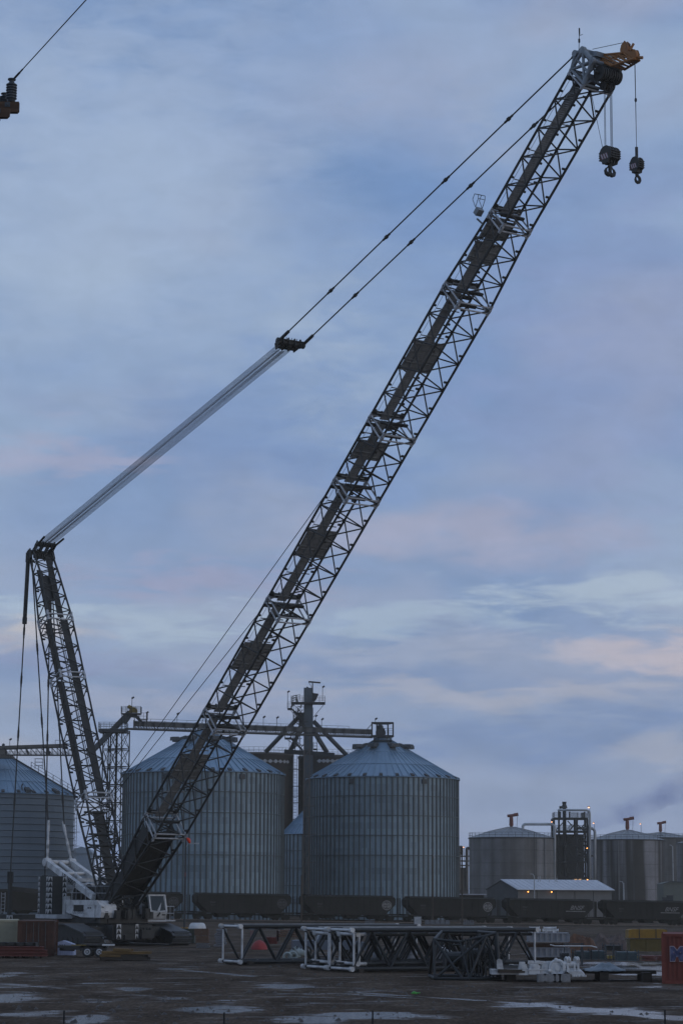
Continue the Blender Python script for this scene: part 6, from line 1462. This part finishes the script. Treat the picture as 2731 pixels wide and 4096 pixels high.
# grey blue pickup seen through the lattice
q=gp(1300,3838); o=thing('parked_pickup',(q.x+.3,q.y+8,0),'grey-blue pickup glimpsed through the nested boom sections','pickup',None,R(6))
m=MB(); bodym=mat('pickup_grey_blue',(.10,.12,.15),.35,.2,.15,1)
m.prism([(-2.6,0,.45),(2.6,0,.45),(2.65,0,.95),(1.5,0,1.1),(-2.6,0,1.1)],(0,1.8,0)); m.prism([(-.9,.1,1.1),(1.4,.1,1.1),(.85,.1,1.72),(-.6,.1,1.72)],(0,1.6,0)); m.build('body',bodym,o)
m=MB(); m.prism([(-.72,.085,1.14),(.2,.085,1.14),(.2,.085,1.62),(-.52,.085,1.62)],(0,.012,0)); m.prism([(.28,.085,1.14),(1.2,.085,1.14),(.8,.085,1.62),(.28,.085,1.62)],(0,.012,0)); m.build('side_window',glass,o)
for x in (-1.65,1.7):
    m=MB(); m.tube((x,1.6,.36),(x,1.83,.36),.36,18); m.build('wheel',rubber,o); m=MB(); m.tube((x,-.03,.36),(x,.2,.36),.36,18); w_=m.build('wheel',rubber,o); m=MB(); m.tube((x,-.05,.36),(x,-.03,.36),.2,14); m.build('rim',lgrey,w_)
# sheeted frames further right
q=gp(1765,3856); o=thing('sheeted_load',(q.x,q.y,0),'grey sheeted load with a pale folded top edge behind the lattice','sheeted load',None,R(-10))
m=MB(); m.prism([(-.75,0,0),(.85,0,0),(.8,0,.52),(.0,0,.95),(-.5,0,.98)],(0,1.8,0)); m.build('grey_sheet',mat('mid_grey_sheet',(.16,.16,.165),.6,0,.15,1.5,bump=.4,bscale=3),o)
m=MB(); 
for a,b in (((-.52,.98),(0,.97)),((0,.97),(.82,.55))): m.beam((a[0],-.04,a[1]),(b[0],-.04,b[1]),.06,.14); m.beam((a[0],.9,a[1]+.03),(b[0],.9,b[1]+.03),1.8,.05)
m.build('folded_edge',white,o)
for (px,py,Y,s_,lab) in ((1508,3842,160,1.0,'rounded pale drum seen through the middle of the lattice'),(1640,3846,158,.8,'low pale drum seen through the right half of the lattice')):
    p=gp(px,py); o=thing('steel_drum',(p.x,p.y,0),lab,'drum','pale drums behind the lattice'); m=MB(); m.lathe([(.3,0),(.3,.85*s_),(.02,.87*s_)],16); m.build('drum_shell',greybar,o,True); m=MB(); 
    for z in (.02,.3,.58,.84): m.ring((0,0,z*s_),.305,.018,(0,0,1),18,5)
    m.build('drum_rib',greybar,o)
# right hand stacks
crate(2112,2278,3731,3770,150,'upper grey corrugated bin of the two behind the white post',mat('grey_corrugated_bin',(.23,.235,.25),.6,.05,.2,1),'bin','corrugated bins behind the white post',2,'corr','corrugated_bin',zmin=at(2112,3768,150).z)
crate(2112,2280,3790,3828,150,'lower grey corrugated bin of the two behind the white post',mat('grey_corrugated_bin',(.23,.235,.25)),'bin','corrugated bins behind the white post',2,'corr','corrugated_bin',zmin=at(2112,3828,150).z)
crate(2110,2275,3772,3788,150.2,'rusty brown timber layer between the two grey corrugated bins',rust,'timber',None,1.8,'bars','timber_layer',zmin=at(2112,3789,150).z)
crate(2112,2275,3829,3846,150.2,'dark timber base under the grey corrugated bins',timber,'timber',None,1.8,'bars','timber_layer',zmin=0)
z=at(2170,3728,150).z
for k,(x0,x1,dy,yy) in enumerate(((2116,2157,.3,3713),(2110,2160,1.2,3723),(2172,2223,.4,3713),(2168,2232,1.3,3722))):
    a=at(x0,yy,150.5+dy);b=at(x1,yy,150.5+dy); m=MB(); m.tube(a,b,.09,10); m.tube(a,a.lerp(b,.05),.12,10); m.tube(b,b.lerp(a,.05),.12,10)
    for s_ in (a.lerp(b,.2),a.lerp(b,.8)): m.bx(s_.x-.06,s_.x+.06,s_.y-.06,s_.y+.06,z-.05,s_.z)
    o=m.build('steel_pipe',white); tag(o,('short pale pipe lying at the back left on the corrugated bin','longer pale pipe at the front left on the corrugated bin','short pale pipe at the back right on the corrugated bin','longer pale pipe at the front right on the corrugated bin')[k],'pipe','pale pipes on the corrugated bins')
def mound(px0,px1,ptop,Y,label,m_,seed,d=3.,zb=0):
    a=at(px0,3800,Y);b=at(px1,3800,Y); h=at((px0+px1)/2,ptop,Y).z-zb; m=MB(); nx,ny=28,12
    for j in range(ny+1):
        for i in range(nx+1):
            u=i/nx*2-1;v=j/ny*2-1; k=max(0,1-u**4)*max(0,1-v*v); x=(a.x+b.x)/2+u*(b.x-a.x)/2; y=Y+d/2+v*d/2
            m.v.append((x,y,zb+h*k*(.8+.45*noise.noise(V((x*.9,y*.8,seed)))+.2*noise.noise(V((x*3,y*3,seed))))))
    for j in range(ny):
        for i in range(nx): k=j*(nx+1)+i; m.f.append((k,k+1,k+nx+2,k+nx+1))
    o=m.build('scrap_heap',m_,None,False); tag(o,label,'scrap heap','rusty scrap heaps at the back'); return o
mound(2270,2395,3722,178,'larger rusty scrap heap right of the corrugated bins',rust,1.0)
mound(2370,2520,3726,186,'greyer rusty scrap heap left of the amber load',mat('brown_scrap',(.085,.06,.05),.9,0,.4,2),4.0)
crate(2512,2669,3716,3752,170,'bright amber load on top of the stack left of the red container',amber,'load','amber loads left of the red container',2,'wrapped','wrapped_load',zmin=at(2512,3752,170).z)
crate(2518,2655,3755,3806,170.2,'dull olive load under the bright amber one left of the red container',olive,'load','amber loads left of the red container',2,'slat','wrapped_load')
crate(2299,2362,3801,3838,151,'teal-grey mesh crate, left half of the pair behind the casting',teal,'mesh crate','teal mesh crates in the yard',1.6,'rack','mesh_crate')
crate(2364,2422,3800,3838,151,'teal-grey mesh crate, right half of the pair behind the casting',teal,'mesh crate','teal mesh crates in the yard',1.6,'rack','mesh_crate')
crate(2462,2552,3804,3844,148,'lone wide teal-grey mesh crate left of the red beams',teal,'mesh crate','teal mesh crates in the yard',1.6,'rack','mesh_crate')
crate(2572,2627,3821,3843,150,'red steel beams stacked low beside the red container, longer lot',redp,'steel beams','red beams by the red container',1.5,'bars','steel_bundle')
crate(2630,2690,3821,3843,151,'red steel beams stacked low, partly behind the red container',redp,'steel beams','red beams by the red container',1.5,'bars','steel_bundle')
crate(2420,2486,3778,3802,160,'dark frame of steel beams behind the lone mesh crate',black,'frame',None,1.8,'rack','beam_rack')
crate(2430,2458,3822,3834,156,'low yellow block between the teal mesh crates',yellow,'block',None,1,'wrapped','yellow_block')
crate(2552,2571,3825,3836,155,'low yellow block between the lone mesh crate and the red beams',yellow,'block',None,1,'wrapped','yellow_block')
crate(2245,2275,3812,3862,140,'dark machine crate with a pale top behind the winch casting',dstruct,'crate',None,1.4,'slat','machine_crate')
o=MB(); pts=[at(2198,3779,147),at(2220,3784,147),at(2250,3784,147),at(2300,3784,147),at(2363,3784,147),at(2386,3790,147)]; o.path(pts,.035,8)
for p in (pts[1],pts[3]): o.bx(p.x-.03,p.x+.03,147.05,147.1,0,p.z) if False else None
oo=o.build('bent_pipe',white); tag(oo,'long thin white bent pipe across the lower corrugated bin','pipe')
m=MB()
for x0,x1,yy in ((2300,2338,3776),): 
    a=at(x0-45,yy,148);b=at(x1-5,yy,148); m.beam(a,b,.08); m.beam(at(x0-45,yy,149.5),at(x1-5,yy,149.5),.08); m.beam(at(2325,3772,148),V((at(2325,3772,148).x,148,0)),.12); m.beam(a,V((a.x,148,0)),.08)
m.beam(a,at(x0-45,yy,149.5),.08); m.beam(b,at(x1-5,yy,149.5),.08); m.beam(V((at(2325,3772,148).x,148,b.z)),b,.08)
o=m.build('steel_trestle',structm); tag(o,'thin grey trestle behind the left teal mesh crate','trestle')
# far right and middle odds and ends on the track side
q=at(1670,3672,340); o=thing('equipment_cabinet',(q.x,340,0),'grey equipment cabinet by the track above the lying boom sections','cabinet'); m=MB(); h=at(1670,3669,340).z; m.bx(-.5,.5,0,.8,.1,h); m.bx(-.55,.55,-.05,.85,h,h+.06); m.bx(-.45,.45,.1,.7,0,.1); m.build('cabinet_body',lgrey,o); m=MB(); m.bx(-.44,-.03,-.03,0,.2,h-.1); m.bx(.03,.44,-.03,0,.2,h-.1); m.build('door',lgrey,o)
for px0,px1,py,lab in ((1460,1500,3681,'low pale sleeper pile on the near side of the track, left of the cabinet'),(1700,1800,3682,'long low sleeper pile on the near side of the track, right of the cabinet'),(1855,1897,3683,'greenish sleeper pile on the near side of the track, below the pale tank')):
    p=at(px0,py,345);b=at(px1,py,345); m=MB()
    for i in range(5): x=p.x+(b.x-p.x)*i/5; m.bx(x,x+(b.x-p.x)/5-.08,345,347,0,.35+.08*(i%2)); m.bx(x+.05,x+(b.x-p.x)/5-.15,345.2,346.8,.35,.62)
    o=m.build('sleeper_pile',greybar); tag(o,lab,'sleepers','sleeper piles by the track')
# fence posts close to the camera, litter
for px,pt,lab in ((258,4042,'leftmost thin fence post at the bottom edge'),(897,4049,'thin fence post left of the bright middle puddles'),(1490,4042,'thin fence post near the middle of the bottom edge'),(2657,4040,'rightmost thin fence post at the bottom edge')):
    Y=62; p=at(px,pt,Y); m=MB(); h=p.z; m.bx(-.022,.022,-.006,.006,-.05,h); m.bx(-.006,.006,-.03,.006,-.05,h)
    for i in range(8): m.bx(-.028,.028,.006,.014,.2+i*.12,.23+i*.12)
    o=m.build('fence_post',mat('dark_post',(.02,.02,.022),.8),None,False,(p.x,Y,0)); tag(o,lab,'fence post','fence posts along the near edge')
p=gp(1663,3980); m=MB(); m.path([(-.2,0,.05),(-.08,0,.09),(.03,.1,.05),(.18,0,.08)],.045,6,[.03,.06,.05,.02]); m.bx(-.15,.02,-.05,.2,.03,.05); o=m.build('green_litter',mat('bright_green_plastic',(.07,.34,.05),.4,0,.1,3),None,False,(p.x,p.y,.02)); tag(o,'scrap of bright green litter on the mud','litter')
# ------------------------------------------------------------------ power pole at the upper left
YPp=46.; q=at(-140,470,YPp); o=thing('utility_pole',(q.x,YPp,0),'wooden crossarm end with ribbed insulators at the upper left edge','utility pole')
def U_(x,y,dy=0): return at(x,y,YPp)-V((q.x,YPp,0))+V((0,dy,0))
woodm=mat('creosoted_wood',(.075,.042,.022),.85,0,.35,4,dirt=(.03,.02,.014),dscale=3,damt=.6,stretch=(.3,1,2)); insm=mat('insulator_glaze',(.05,.058,.062),.3,0,.2,5)
m=MB(); a=U_(-140,200); m.tube((a.x-.3,.25,0),(a.x-.3,.25,a.z+.4),.16,14,.12); m.build('pole_shaft',woodm,o)
m=MB(); t=U_(78,410).z; b_=U_(70,452).z; x1=U_(78,430).x; m.prism([(a.x-.9,-.06,b_),(x1-.035,-.06,b_),(x1,-.06,b_+.04),(x1,-.06,t),(a.x-.9,-.06,t)],(0,.12,0)); m.build('crossarm',woodm,o)
m=MB(); t2=U_(47,452).z; b2=U_(40,488).z; x2=U_(46,470).x; m.prism([(a.x-.9,-.3,b2),(x2-.05,-.3,b2),(x2,-.3,b2+.05),(x2+.012,-.3,t2),(a.x-.9,-.3,t2)],(0,.12,0)); m.tube((U_(7,488).x,-.24,b2-.06),(U_(7,488).x,-.24,b2+.02),.014,6,.02); m.build('lower_crossarm',woodm,o)
m=MB(); 
for px_,py_,yy in ((33,422,-.075),(2,462,-.315)): p=U_(px_,py_); m.bx(p.x-.055,p.x+.055,yy,yy+.015,p.z-.05,p.z+.05); m.tube((p.x,yy-.03,p.z),(p.x,yy,p.z),.022,6)
m.build('bolt_plate',structm,o)
def insulator(px,ptop,pbot,dy):
    p=U_(px,pbot,dy); tz=U_(px,ptop,dy).z; m=MB(); h=tz-p.z; prof=[(.07,0),(.085,.02),(.085,.05)]
    k=6
    for i in range(k):
        z=.06+(h*.78-.06)*i/k; s=(h*.78-.06)/k; prof+=[(.095,z+s*.1),(.117,z+s*.35),(.117,z+s*.6),(.098,z+s*.85),(.085,z+s*.95)]
    prof+=[(.075,h*.80),(.055,h*.84),(.055,h*.90),(.085,h*.93),(.085,h*.98),(.02,h)]
    m.lathe(prof,20,(p.x,p.y,p.z)); return m.build('post_insulator',insm,o,True),V((p.x,p.y,tz))
i1,tp1=insulator(46,314,410,0); i2,tp2=insulator(10,350,412,-.0+.35)
wtop=at(60,312,YPp); w2=at(345,0,YPp-8); dirw=(w2-wtop)
m=MB(); m.tube(wtop-dirw*.02,wtop+dirw*1.6,.0115,6); m.tube(wtop-dirw*.03,wtop+dirw*.13,.019,6)
for i in range(9): pp=wtop+dirw*(.01*i); m.ring(pp,.018,.007,dirw,8,4)
ww=m.build('overhead_wire',rope); tag(ww,'black overhead wire tied to the insulator and running up out of the picture','wire')

# ------------------------------------------------------------------ thin scattering volume added round the whole scene to lift its blacks
hz=MB(); hz.bx(-610,610,-70,1010,-2.6,82);
hm_=bpy.data.materials.new('black_lift_volume'); hm_.use_nodes=True; t=hm_.node_tree; t.nodes.clear()
ou=t.nodes.new('ShaderNodeOutputMaterial'); v=t.nodes.new('ShaderNodeVolumePrincipled'); v.inputs['Color'].default_value=(.95,.86,.70,1); v.inputs['Density'].default_value=.00021; t.links.new(v.outputs[0],ou.inputs['Volume'])
ho=hz.build('added_haze',hm_); tag(ho,None,None,None,'stuff')

st=MB(); rn=random.Random(77)
for i in range(900):
    px=rn.uniform(-60,2790); py=3830+270*rn.random()**.8; p=gp(px,py); r=.03+.09*rn.random()**4
    vs=[]; ph=rn.uniform(0,6.28); n_=6
    for k in range(n_): a=ph+2*math.pi*k/n_; vs.append((p.x+r*math.cos(a)*rn.uniform(.8,1.6),p.y+r*math.sin(a)*rn.uniform(.7,1.3),-.03))
    vs.append((p.x+rn.uniform(-.3,.3)*r,p.y,r*rn.uniform(.5,.9)))
    st.add(vs,[(k,(k+1)%n_,n_) for k in range(n_)])
so_=st.build('scattered_stones',mat('wet_stones',(.055,.047,.041),.6,0,.5,2)); tag(so_,None,None,None,'stuff')
